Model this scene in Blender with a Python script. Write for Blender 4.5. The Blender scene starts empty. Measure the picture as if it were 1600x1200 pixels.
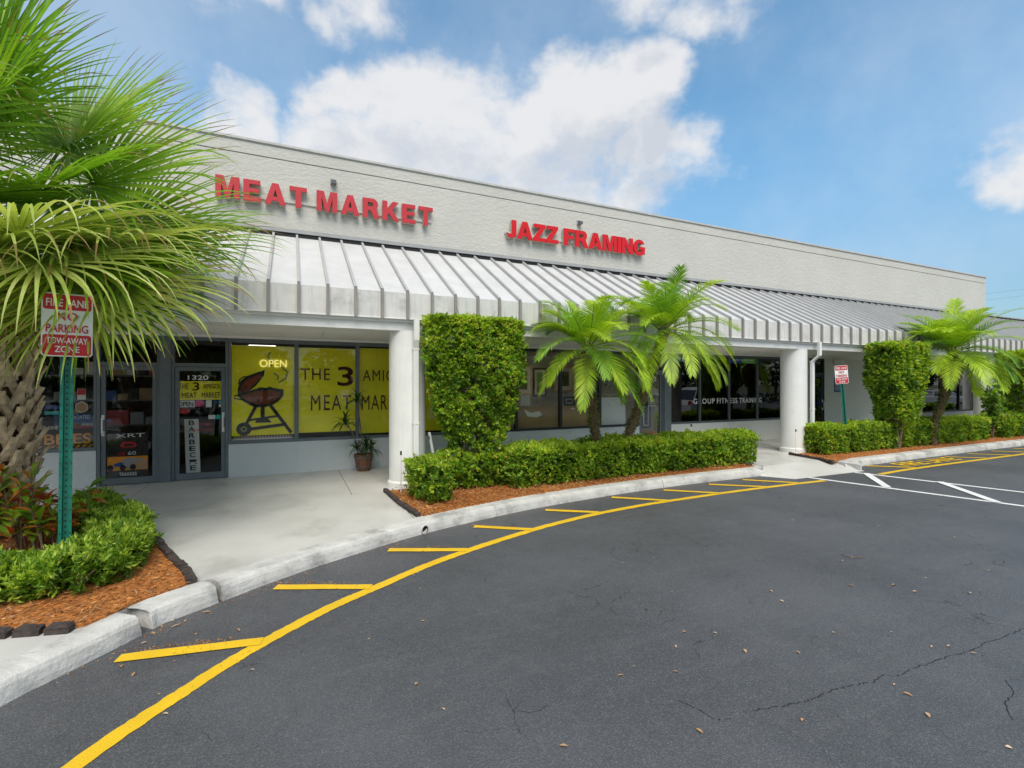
import bpy, math, random
import numpy as np
from mathutils import Vector, Matrix
random.seed(7); RG = np.random.default_rng(7)
SC = bpy.context.scene
COL = SC.collection
rad = math.radians

# ------------------------------------------------------------------ camera
cam = bpy.data.cameras.new('camera')
cam.sensor_width = 36.0; cam.lens = 16.875; cam.clip_start = 0.05; cam.clip_end = 2000
camo = bpy.data.objects.new('camera', cam); COL.objects.link(camo)
camo.location = (0, 0, 1.85); camo.rotation_euler = (rad(90), 0, rad(-24.7))
SC.camera = camo

# ------------------------------------------------------------------ light
SUN = Vector((-0.16, -0.55, 0.80)).normalized()          # direction towards the sun
sl = bpy.data.lights.new('sun', 'SUN'); sl.energy = 1.4; sl.angle = rad(38); sl.color = (1.0, 0.94, 0.84)
so = bpy.data.objects.new('sun', sl); COL.objects.link(so)
so.rotation_euler = (-SUN).to_track_quat('-Z', 'Y').to_euler(); so.location = (0, -5, 20)
SC.view_settings.view_transform = 'Standard'; SC.view_settings.look = 'None'
SC.view_settings.exposure = 1.32; SC.view_settings.gamma = 1.0; SC.view_settings.use_curve_mapping = False
SC.cycles.max_bounces = 10; SC.cycles.transparent_max_bounces = 24
SC.cycles.diffuse_bounces = 6; SC.cycles.glossy_bounces = 4; SC.cycles.transmission_bounces = 6


def node(nt, typ, props=None, **ins):
    n = nt.nodes.new(typ)
    for k, v in (props or {}).items(): setattr(n, k, v)
    for k, v in ins.items():
        key = int(k[1:]) if k[0] == 'i' and k[1:].isdigit() else k.replace('_', ' ')
        if isinstance(v, bpy.types.NodeSocket): nt.links.new(v, n.inputs[key])
        else: n.inputs[key].default_value = v
    return n


def mth(nt, op, a, b=None, c=None, clamp=False):
    n = nt.nodes.new('ShaderNodeMath'); n.operation = op; n.use_clamp = clamp
    for i, v in enumerate((a, b, c)):
        if v is None: continue
        if isinstance(v, bpy.types.NodeSocket): nt.links.new(v, n.inputs[i])
        else: n.inputs[i].default_value = v
    return n.outputs[0]


def mixc(nt, fac, a, b, mode='MIX'):
    n = nt.nodes.new('ShaderNodeMix'); n.data_type = 'RGBA'; n.blend_type = mode
    for k, v in ((0, fac), (6, a), (7, b)):
        if isinstance(v, bpy.types.NodeSocket): nt.links.new(v, n.inputs[k])
        else: n.inputs[k].default_value = v if k == 0 or len(v) == 4 else (*v, 1)
    return n.outputs[2]


def smooth(nt, x, a, b):
    n = node(nt, 'ShaderNodeMapRange', {'interpolation_type': 'SMOOTHSTEP'}, i0=x, i1=a, i2=b)
    return n.outputs[0]


# world: physical sky with cumulus in it
world = bpy.data.worlds.new('World'); SC.world = world; world.use_nodes = True
nt = world.node_tree; nt.nodes.clear()
tc = nt.nodes.new('ShaderNodeTexCoord'); DIR = tc.outputs['Generated']
sky = node(nt, 'ShaderNodeTexSky', {'sky_type': 'NISHITA', 'sun_disc': False, 'sun_elevation': math.asin(SUN.z),
           'sun_rotation': math.atan2(SUN.x, SUN.y), 'air_density': 1.0, 'dust_density': 0.6, 'ozone_density': 1.6})
elev = node(nt, 'ShaderNodeSeparateXYZ', Vector=DIR).outputs[2]
low = mixc(nt, smooth(nt, elev, .02, .45), (.47, .55, .58), (.80, 1.10, 1.08))
skyc = mixc(nt, 1.0, sky.outputs[0], low, 'MULTIPLY')
BLOBS = [((.25, .83, .495), .22, .085), ((.44, .755, .485), .20, .085), ((.12, .86, .49), .13, .07),
         ((.56, .655, .50), .12, .075), ((.264, .859, .439), .26, .10), ((.435, .801, .412), .22, .09),
         ((.59, .700, .415), .13, .09), ((-.06, .904, .420), .13, .06, .8), ((.632, .536, .575), .10, .045, .5),
         ((.519, .611, .620), .11, .045, .45), ((.098, .804, .597), .08, .04, .5), ((-.057, .823, .575), .08, .04, .5),
         ((.92, .28, .328), .110, .058), ((.60, .70, .37), .16, .06, .75), ((.42, .84, .36), .26, .10, .8), ((.16, .90, .40), .24, .10, .85), ((.05, .93, .36), .2, .08, .7), ((-.45, .78, .42), .2, .08),
         ((-.75, .2, .5), .45, .20), ((-.5, -.75, .4), .55, .26), ((.25, -.9, .35), .5, .22), ((0, -.25, .98), .95, .45), ((-.2, -.6, .75), .7, .3), ((.75, -.55, .35), .35, .14)]


def cloud_density(vec, detail):
    warp = node(nt, 'ShaderNodeTexNoise', Vector=vec, Scale=5.0, Detail=5.0, Roughness=.55)
    wv = node(nt, 'ShaderNodeVectorMath', {'operation': 'MULTIPLY_ADD'}, i0=warp.outputs[1], i1=(.34, .34, .20), i2=vec)
    wv = node(nt, 'ShaderNodeVectorMath', {'operation': 'SUBTRACT'}, i0=wv.outputs[0], i1=(.17, .17, .10)).outputs[0]
    cov = None
    for c, rh, rv, *pk in BLOBS:
        s = node(nt, 'ShaderNodeVectorMath', {'operation': 'SUBTRACT'}, i0=wv, i1=c)
        s = node(nt, 'ShaderNodeVectorMath', {'operation': 'MULTIPLY'}, i0=s.outputs[0], i1=(1 / rh, 1 / rh, 1 / rv))
        l = node(nt, 'ShaderNodeVectorMath', {'operation': 'LENGTH'}, i0=s.outputs[0])
        m = mth(nt, 'MULTIPLY', mth(nt, 'SUBTRACT', 1.0, l.outputs['Value']), pk[0] if pk else 1.0)
        cov = m if cov is None else mth(nt, 'MAXIMUM', cov, m)
    st = node(nt, 'ShaderNodeVectorMath', {'operation': 'MULTIPLY'}, i0=vec, i1=(1, 1, 1.5))
    n1 = node(nt, 'ShaderNodeTexNoise', Vector=st.outputs[0], Scale=4.2, Detail=detail, Roughness=.60)
    n2 = node(nt, 'ShaderNodeTexNoise', Vector=st.outputs[0], Scale=13.0, Detail=detail, Roughness=.62)
    a = mth(nt, 'ADD', mth(nt, 'MULTIPLY_ADD', n1.outputs[0], 1.5, -.75), mth(nt, 'MULTIPLY_ADD', n2.outputs[0], .9, -.45))
    cv = mth(nt, 'MINIMUM', mth(nt, 'MULTIPLY', cov, 1.35), .80)
    return mth(nt, 'ADD', cv, a)


dens = cloud_density(DIR, 9.0)
alpha = smooth(nt, dens, -.02, .72)
up = node(nt, 'ShaderNodeVectorMath', {'operation': 'ADD'}, i0=DIR, i1=(-.02, -.01, .075)).outputs[0]
dens2 = cloud_density(up, 5.0)
shade = smooth(nt, dens2, .25, .95)
cl = mixc(nt, shade, (4.25, 4.27, 4.35), (3.2, 3.4, 3.75))
wisp = node(nt, 'ShaderNodeTexNoise', Vector=DIR, Scale=2.2, Detail=6.0, Roughness=.6)
haze = mth(nt, 'MULTIPLY', smooth(nt, wisp.outputs[0], .30, .75), .34)
base = mixc(nt, haze, skyc, (4.3, 4.5, 4.8))
full = mixc(nt, mth(nt, 'MULTIPLY', alpha, .96), base, cl)
bg = node(nt, 'ShaderNodeBackground', Color=full, Strength=0.079)
nt.links.new(bg.outputs[0], nt.nodes.new('ShaderNodeOutputWorld').inputs[0])


# ------------------------------------------------------------------ materials
def new_mat(name):
    m = bpy.data.materials.new(name); m.use_nodes = True
    nt = m.node_tree
    return m, nt, nt.nodes['Principled BSDF']


def M(name, col, rough=.6, var=.12, scale=6.0, bump=0.0, bscale=60.0, metal=0.0, spec=.4, stain=None, sscale=1.5, sthr=(.5, .75), streak=None, bdist=.01):
    """plain procedural paint/stone/metal: slow tone drift, optional stains, fine relief"""
    m, nt, p = new_mat(name)
    co = node(nt, 'ShaderNodeTexCoord').outputs['Object']
    geo = node(nt, 'ShaderNodeNewGeometry').outputs['Position']
    c = (*col, 1)
    n1 = node(nt, 'ShaderNodeTexNoise', Vector=geo, Scale=scale, Detail=5.0, Roughness=.6)
    dark = tuple(x * (1 - var) for x in col); lite = tuple(min(1, x * (1 + var)) for x in col)
    cc = mixc(nt, smooth(nt, n1.outputs[0], .3, .7), dark, lite)
    if stain:
        n2 = node(nt, 'ShaderNodeTexNoise', Vector=geo, Scale=sscale, Detail=7.0, Roughness=.65)
        cc = mixc(nt, mth(nt, 'MULTIPLY', smooth(nt, n2.outputs[0], *sthr), .8), cc, stain)
    if streak:
        mp = node(nt, 'ShaderNodeMapping', Vector=geo, Scale=(22, 22, 1.2))
        n3 = node(nt, 'ShaderNodeTexNoise', Vector=mp.outputs[0], Scale=1.0, Detail=4.0, Roughness=.6)
        cc = mixc(nt, mth(nt, 'MULTIPLY', smooth(nt, n3.outputs[0], .48, .75), .45), cc, streak)
    nt.links.new(cc, p.inputs['Base Color'])
    p.inputs['Roughness'].default_value = rough; p.inputs['Metallic'].default_value = metal
    p.inputs['Specular IOR Level'].default_value = spec
    if bump:
        nb = node(nt, 'ShaderNodeTexNoise', Vector=geo, Scale=bscale, Detail=4.0, Roughness=.6)
        b = node(nt, 'ShaderNodeBump', Strength=bump, Distance=bdist, Height=nb.outputs[0])
        nt.links.new(b.outputs[0], p.inputs['Normal'])
    return m


def leaf_mat(name, cols, trans=.45, rough=.42, seed_obj=False, spec=.45):
    """foliage: colour drawn per leaf from a ramp, thin translucent blade"""
    m, nt, p = new_mat(name)
    rnd = node(nt, 'ShaderNodeObjectInfo').outputs['Random'] if seed_obj else node(nt, 'ShaderNodeNewGeometry').outputs['Random Per Island']
    r = nt.nodes.new('ShaderNodeValToRGB'); el = r.color_ramp.elements
    for i, c in enumerate(cols):
        e = el[i] if i < 2 else el.new(.999)
        e.position = i / max(1, len(cols) - 1); e.color = (*c, 1)
    nt.links.new(rnd, r.inputs[0])
    geo = node(nt, 'ShaderNodeNewGeometry').outputs['Position']
    n1 = node(nt, 'ShaderNodeTexNoise', Vector=geo, Scale=2.3, Detail=3.0)
    cc = mixc(nt, smooth(nt, n1.outputs[0], .3, .75), r.outputs[0], tuple(x * .78 for x in cols[0]))
    nt.links.new(cc, p.inputs['Base Color'])
    p.inputs['Roughness'].default_value = rough; p.inputs['Specular IOR Level'].default_value = spec
    t = node(nt, 'ShaderNodeBsdfTranslucent', Color=mixc(nt, 1.0, cc, (1.35, 1.35, .55), 'MULTIPLY'))
    mx = node(nt, 'ShaderNodeMixShader', Fac=trans, i1=p.outputs[0], i2=t.outputs[0])
    nt.links.new(mx.outputs[0], nt.nodes['Material Output'].inputs[0])
    return m


def glass_mat(name, tint=(.8, .84, .83), ior=1.55, gain=1.0):
    """shop-front glazing: tinted see-through pane with a fresnel mirror"""
    m, nt, p = new_mat(name); nt.nodes.remove(p)
    fr = node(nt, 'ShaderNodeFresnel', IOR=ior)
    tr = node(nt, 'ShaderNodeBsdfTransparent', Color=(*tint, 1))
    gl = node(nt, 'ShaderNodeBsdfGlossy', Color=(1, 1, 1, 1), Roughness=.004)
    mx = node(nt, 'ShaderNodeMixShader', Fac=mth(nt, 'MULTIPLY', fr.outputs[0], gain, clamp=True), i1=tr.outputs[0], i2=gl.outputs[0])
    nt.links.new(mx.outputs[0], nt.nodes['Material Output'].inputs[0])
    return m


def asphalt_mat():
    m, nt, p = new_mat('asphalt')
    geo = node(nt, 'ShaderNodeNewGeometry').outputs['Position']
    big = node(nt, 'ShaderNodeTexNoise', Vector=geo, Scale=.55, Detail=6.0, Roughness=.6)
    mid = node(nt, 'ShaderNodeTexNoise', Vector=geo, Scale=7.0, Detail=6.0, Roughness=.7)
    fine = node(nt, 'ShaderNodeTexVoronoi', Vector=geo, Scale=150.0)
    spk = node(nt, 'ShaderNodeTexNoise', Vector=geo, Scale=95.0, Detail=3.0, Roughness=.7)
    c = mixc(nt, smooth(nt, big.outputs[0], .32, .68), (.066, .069, .076), (.098, .102, .112))
    pat = node(nt, 'ShaderNodeTexNoise', Vector=geo, Scale=.23, Detail=8.0, Roughness=.7)
    c = mixc(nt, mth(nt, 'MULTIPLY', smooth(nt, pat.outputs[0], .50, .68), .45), c, (.050, .051, .054))
    mp = node(nt, 'ShaderNodeMapping', Vector=geo, Rotation=(0, 0, .35), Scale=(.5, 5.0, 1))
    trk = node(nt, 'ShaderNodeTexNoise', Vector=mp.outputs[0], Scale=1.0, Detail=5.0, Roughness=.6)
    c = mixc(nt, mth(nt, 'MULTIPLY', smooth(nt, trk.outputs[0], .55, .75), .30), c, (.15, .15, .155))
    c = mixc(nt, mth(nt, 'MULTIPLY', smooth(nt, mid.outputs[0], .45, .75), .35), c, (.14, .138, .136))
    oil = node(nt, 'ShaderNodeTexNoise', Vector=geo, Scale=1.7, Detail=3.0)
    c = mixc(nt, mth(nt, 'MULTIPLY', smooth(nt, oil.outputs[0], .70, .78), .45), c, (.03, .03, .032))
    agg = node(nt, 'ShaderNodeTexVoronoi', Vector=geo, Scale=105.0)
    c = mixc(nt, mth(nt, 'MULTIPLY', smooth(nt, agg.outputs['Distance'], .25, .6), .34), c, (.030, .030, .033))
    agc = node(nt, 'ShaderNodeSeparateXYZ', Vector=agg.outputs['Color']).outputs[0]
    c = mixc(nt, mth(nt, 'MULTIPLY', smooth(nt, agc, .72, .95), .22), c, (.21, .21, .215))
    c = mixc(nt, mth(nt, 'MULTIPLY', smooth(nt, spk.outputs[0], .56, .72), .6), c, (.24, .238, .235))
    c = mixc(nt, mth(nt, 'MULTIPLY', smooth(nt, spk.outputs[0], .46, .33), .55), c, (.040, .040, .043))
    # hairline crazing, broken up by noise
    wv = node(nt, 'ShaderNodeTexNoise', Vector=geo, Scale=3.0, Detail=4.0)
    wp = node(nt, 'ShaderNodeVectorMath', {'operation': 'MULTIPLY_ADD'}, i0=wv.outputs[1], i1=(.5, .5, 0), i2=geo)
    cr = node(nt, 'ShaderNodeTexVoronoi', {'feature': 'DISTANCE_TO_EDGE'}, Vector=wp.outputs[0], Scale=2.6)
    brk = node(nt, 'ShaderNodeTexNoise', Vector=geo, Scale=1.3, Detail=3.0)
    ck = mth(nt, 'MULTIPLY', smooth(nt, cr.outputs[0], .010, .002), smooth(nt, brk.outputs[0], .52, .66))
    c = mixc(nt, mth(nt, 'MULTIPLY', ck, .8), c, (.012, .012, .013))
    nt.links.new(c, p.inputs['Base Color'])
    rr = mth(nt, 'MULTIPLY_ADD', smooth(nt, big.outputs[0], .3, .7), .12, .50)
    nt.links.new(rr, p.inputs['Roughness']); p.inputs['Specular IOR Level'].default_value = .6
    h = mth(nt, 'ADD', mth(nt, 'MULTIPLY', fine.outputs[0], .8), mth(nt, 'MULTIPLY', ck, -1.5))
    b = node(nt, 'ShaderNodeBump', Strength=.55, Distance=.006, Height=h)
    nt.links.new(b.outputs[0], p.inputs['Normal'])
    return m


def paint_mat(name, col, wear):
    """road paint, worn through to the asphalt in flecks"""
    m, nt, p = new_mat(name)
    geo = node(nt, 'ShaderNodeNewGeometry').outputs['Position']
    a = node(nt, 'ShaderNodeTexNoise', Vector=geo, Scale=45.0, Detail=5.0, Roughness=.75)
    b = node(nt, 'ShaderNodeTexNoise', Vector=geo, Scale=2.5, Detail=3.0)
    k = smooth(nt, mth(nt, 'ADD', a.outputs[0], mth(nt, 'MULTIPLY', b.outputs[0], .35)), .80 - wear, .90 - wear)
    t = mixc(nt, smooth(nt, b.outputs[0], .3, .7), tuple(x * .86 for x in col), col)
    nt.links.new(mixc(nt, mth(nt, 'MULTIPLY', k, .85), t, (.05, .048, .04)), p.inputs['Base Color'])
    p.inputs['Roughness'].default_value = .6
    f = node(nt, 'ShaderNodeTexVoronoi', Vector=geo, Scale=150.0)
    bp = node(nt, 'ShaderNodeBump', Strength=.35, Distance=.005, Height=f.outputs[0])
    nt.links.new(bp.outputs[0], p.inputs['Normal'])
    return m


def stucco_mat(name, col, relief=.5, stain=(.5, .49, .46)):
    """skip-trowel stucco: flat overlapping ridges"""
    m, nt, p = new_mat(name)
    geo = node(nt, 'ShaderNodeNewGeometry').outputs['Position']
    st = node(nt, 'ShaderNodeMapping', Vector=geo, Scale=(1, 1, 1.7))
    a = node(nt, 'ShaderNodeTexNoise', Vector=st.outputs[0], Scale=9.0, Detail=4.0, Roughness=.62, Distortion=.8)
    b = node(nt, 'ShaderNodeTexNoise', Vector=geo, Scale=60.0, Detail=3.0)
    g = node(nt, 'ShaderNodeTexNoise', Vector=geo, Scale=.8, Detail=5.0)
    mp = node(nt, 'ShaderNodeMapping', Vector=geo, Scale=(7, 7, .35))
    s = node(nt, 'ShaderNodeTexNoise', Vector=mp.outputs[0], Scale=1.0, Detail=5.0)
    c = mixc(nt, smooth(nt, g.outputs[0], .3, .7), tuple(x * .94 for x in col), col)
    c = mixc(nt, mth(nt, 'MULTIPLY', smooth(nt, s.outputs[0], .54, .78), .30), c, stain)
    nt.links.new(c, p.inputs['Base Color']); p.inputs['Roughness'].default_value = .75
    p.inputs['Specular IOR Level'].default_value = .25
    h = mth(nt, 'ADD', smooth(nt, a.outputs[0], .42, .60), mth(nt, 'MULTIPLY', b.outputs[0], .25))
    bp = node(nt, 'ShaderNodeBump', Strength=relief, Distance=.008, Height=h)
    nt.links.new(bp.outputs[0], p.inputs['Normal'])
    return m


def emit_mat(name, col, k):
    m, nt, p = new_mat(name)
    p.inputs['Base Color'].default_value = (*col, 1); p.inputs['Emission Color'].default_value = (*col, 1)
    p.inputs['Emission Strength'].default_value = k
    return m


def check_mat(name, a, b, scale):
    m, nt, p = new_mat(name)
    co = node(nt, 'ShaderNodeNewGeometry').outputs['Position']
    sp = node(nt, 'ShaderNodeSeparateXYZ', Vector=co)
    def sq(o): return mth(nt, 'GREATER_THAN', mth(nt, 'FRACT', mth(nt, 'MULTIPLY', o, scale)), .5)
    f = mth(nt, 'MULTIPLY', mth(nt, 'ADD', sq(sp.outputs[0]), sq(mth(nt, 'ADD', sp.outputs[2], sp.outputs[1]))), .5)
    nt.links.new(mixc(nt, f, a, b), p.inputs['Base Color']); p.inputs['Roughness'].default_value = .8
    return m


MT = {
    'asphalt': asphalt_mat(),
    'yellow_paint': paint_mat('yellow_paint', (.80, .50, .012), .02),
    'white_paint': paint_mat('white_paint', (.80, .80, .78), .0),
    'walk': M('walkway_paint', (.57, .56, .525), rough=.36, var=.07, scale=1.1, bump=.10, bscale=30, stain=(.38, .37, .34), sscale=1.3, sthr=(.48, .72)),
    'joint': M('joint_dirt', (.06, .058, .055), rough=.9),
    'kerb': M('kerb_concrete', (.54, .53, .50), rough=.85, var=.10, scale=5, bump=.7, bscale=38, stain=(.22, .215, .205), sscale=2.6, sthr=(.47, .72)),
    'earth': M('earth', (.10, .08, .06), rough=.95, bump=.5),
    'ground': M('ground', (.09, .10, .05), rough=.95, var=.3, scale=.5),
    'stucco': stucco_mat('stucco_white', (.56, .545, .505), stain=(.60, .58, .53)),
    'stucco_grey': stucco_mat('stucco_grey', (.62, .66, .665), relief=.5, stain=(.5, .52, .52)),
    'stucco_pale': stucco_mat('stucco_pale_grey', (.68, .685, .65), relief=.35, stain=(.58, .58, .56)),
    'white': M('white_enamel', (.76, .76, .74), rough=.45, var=.04, scale=3, bump=.08, streak=(.68, .67, .64)),
    'soffit': M('soffit_paint', (.84, .83, .79), rough=.8, var=.05, scale=2, bump=.12),
    'metal': M('roof_metal', (.57, .57, .565), rough=.42, var=.06, scale=2.5, spec=.5, stain=(.50, .50, .50), sscale=3.0, sthr=(.55, .8)),
    'seam': M('seam_metal', (.40, .40, .40), rough=.45, var=.06, scale=3),
    'fascia': M('fascia_metal', (.64, .63, .61), rough=.5, var=.07, scale=2.2, streak=(.36, .34, .32), stain=(.38, .37, .35), sscale=2.5, sthr=(.52, .75)),
    'fascia_rib': M('fascia_rib_metal', (.27, .255, .235), rough=.55, var=.10, scale=4, streak=(.22, .20, .18)),
    'flash': M('flashing_metal', (.34, .34, .345), rough=.5, var=.06),
    'cap': M('coping_metal', (.50, .49, .47), rough=.55, var=.08, streak=(.36, .34, .31)),
    'slate': M('slate_frame', (.13, .155, .17), rough=.45, var=.10, scale=4, spec=.45),
    'dark_frame': M('dark_frame', (.03, .034, .038), rough=.45, var=.1),
    'mullion': M('mullion_aluminium', (.10, .115, .125), rough=.4, var=.08),
    'black': M('black', (.012, .012, .013), rough=.6),
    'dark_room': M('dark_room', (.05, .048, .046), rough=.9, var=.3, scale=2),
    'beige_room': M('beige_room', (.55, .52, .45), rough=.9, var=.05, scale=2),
    'steel': M('steel', (.62, .63, .64), rough=.3, metal=.7, var=.05),
    'red_face': M('red_acrylic', (.50, .032, .042), rough=.38, var=.07, scale=5),
    'red_bright': M('red_acrylic_bright', (.60, .006, .012), rough=.35, var=.05, scale=5),
    'return': M('letter_return', (.46, .42, .36), rough=.5, var=.1),
    'sign_red': M('sign_red', (.52, .02, .03), rough=.35, var=.06),
    'sign_white': M('sign_white', (.78, .78, .77), rough=.35, var=.04),
    'post_green': M('post_green', (.008, .15, .105), rough=.4, var=.18, scale=9, spec=.5, bump=.1),
    'poster': M('yellow_paper', (.88, .79, .02), rough=.8, var=.09, scale=1.6),
    'poster_ink': M('maroon_ink', (.075, .008, .012), rough=.8, var=.2, scale=8),
    'grill_brown': M('grill_brown', (.20, .045, .018), rough=.8, var=.25, scale=6),
    'grill_dark': M('grill_dark', (.022, .022, .028), rough=.8, var=.2, scale=8),
    'grill_grey': M('grill_smoke', (.27, .29, .10), rough=.8, var=.1),
    'card': M('cardboard', (.48, .31, .17), rough=.85, var=.10, scale=3, bump=.1),
    'blue': M('sticker_blue', (.012, .08, .28), rough=.4),
    'orange': M('sticker_orange', (.78, .30, .02), rough=.5),
    'pink': M('sticker_pink', (.65, .06, .22), rough=.5),
    'teal': M('sticker_teal', (.02, .40, .40), rough=.5),
    'lime': M('banner_green', (.10, .42, .05), rough=.5),
    'gingham': check_mat('gingham', (.75, .70, .68), (.22, .03, .05), 20.0),
    'mulch': M('mulch_floor', (.42, .15, .035), rough=.95, var=.45, scale=30, bump=1.0, bscale=45, bdist=.03),
    'edging': M('edging_stone', (.055, .042, .038), rough=.9, var=.35, scale=14, bump=.7, bscale=50),
    'bark': M('bark', (.16, .12, .085), rough=.95, var=.35, scale=18, bump=.8, bscale=40),
    'palm_bark': M('palm_bark', (.15, .095, .06), rough=.95, var=.4, scale=22, bump=1.0, bscale=45, bdist=.03),
    'boot': M('leaf_base_tan', (.56, .42, .27), rough=.85, var=.30, scale=11, bump=.8, bscale=55, stain=(.22, .14, .08), sscale=6, sthr=(.52, .74)),
    'boot_end': M('leaf_base_cut', (.62, .52, .38), rough=.9, var=.25, scale=16, bump=.6),
    'petiole': M('petiole', (.19, .24, .05), rough=.5, var=.2),
    'pot': M('pot_wood', (.17, .075, .04), rough=.7, var=.3, scale=12, bump=.4),
    'line': M('cable', (.18, .18, .18), rough=.6),
    'rust': M('rust', (.20, .10, .05), rough=.9, var=.4, scale=20),
    'glass': glass_mat('glass', (.97, .98, .97), 1.5, .62),
    'glass_dark': glass_mat('glass_tinted', (.30, .33, .34), 1.6, 1.25),
    'car_white': M('car_white', (.75, .75, .74), rough=.25, var=.02), 'car_blue': M('car_blue', (.02, .10, .36), rough=.25, var=.02),
    'tyre': M('tyre', (.02, .02, .02), rough=.9), 'car_glass': M('car_glass', (.01, .012, .014), rough=.08, spec=.8),
    'neon': emit_mat('neon_tube', (.95, .88, .35), .22),
    'neon_off': M('neon_off', (.30, .32, .30), rough=.3),
    'lamp_fill_glow': emit_mat('lamp_and_fill', (1.0, .90, .74), 1.6),  # glow of the meat market lamp and of the added fill panels
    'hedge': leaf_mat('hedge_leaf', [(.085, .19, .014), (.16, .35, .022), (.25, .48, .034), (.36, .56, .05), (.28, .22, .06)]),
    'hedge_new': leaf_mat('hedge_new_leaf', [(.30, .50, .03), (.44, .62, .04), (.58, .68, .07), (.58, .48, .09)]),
    'ixora': leaf_mat('ixora_leaf', [(.08, .18, .014), (.17, .33, .026), (.30, .48, .05)]),
    'ixora_new': leaf_mat('ixora_new_leaf', [(.34, .52, .04), (.50, .64, .08), (.62, .70, .16)]),
    'frond': leaf_mat('fan_frond', [(.12, .28, .02), (.20, .40, .028), (.30, .50, .05)], trans=.46, rough=.38),
    'frond_mid': leaf_mat('fan_frond_mid', [(.20, .38, .03), (.32, .50, .05), (.44, .58, .08)], trans=.46, rough=.38),
    'frond_lite': leaf_mat('fan_frond_light', [(.38, .48, .10), (.52, .60, .17), (.66, .70, .29)], trans=.35),
    'frond_dry': leaf_mat('fan_frond_dry', [(.30, .20, .07), (.36, .26, .10), (.22, .20, .06)], trans=.3, rough=.7),
    'date': leaf_mat('date_frond', [(.34, .54, .03), (.48, .66, .04), (.62, .72, .06)], trans=.38),
    'date_dark': leaf_mat('date_frond_dark', [(.16, .36, .025), (.26, .48, .035), (.38, .56, .04)], trans=.34),
    'fern': leaf_mat('fern', [(.10, .18, .04), (.22, .28, .08), (.42, .40, .20)]),
    'spider': leaf_mat('house_plant', [(.02, .08, .015), (.05, .14, .02), (.10, .20, .05)]),
    'tree': leaf_mat('tree_leaf', [(.02, .05, .01), (.035, .08, .015), (.06, .11, .02)]),
    'dead_leaf': leaf_mat('dry_leaf', [(.45, .26, .13), (.60, .42, .26), (.70, .58, .44), (.50, .25, .10)], trans=.1, rough=.8, seed_obj=True),
    'chip': leaf_mat('mulch_chip', [(.34, .12, .03), (.56, .24, .06), (.62, .36, .14), (.22, .08, .03), (.62, .46, .28)], trans=.02, rough=.9, spec=.2),
    'cro_red': leaf_mat('croton_red', [(.40, .06, .03), (.55, .12, .03), (.22, .07, .03)], seed_obj=True),
    'cro_green': leaf_mat('croton_green', [(.10, .24, .02), (.22, .38, .03), (.38, .48, .05)], seed_obj=True),
    'cro_orange': leaf_mat('croton_orange', [(.50, .18, .03), (.55, .28, .04), (.40, .10, .02)], seed_obj=True),
}


# ------------------------------------------------------------------ mesh and object helpers
WL = {}                                                    # world location of every object made here


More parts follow.
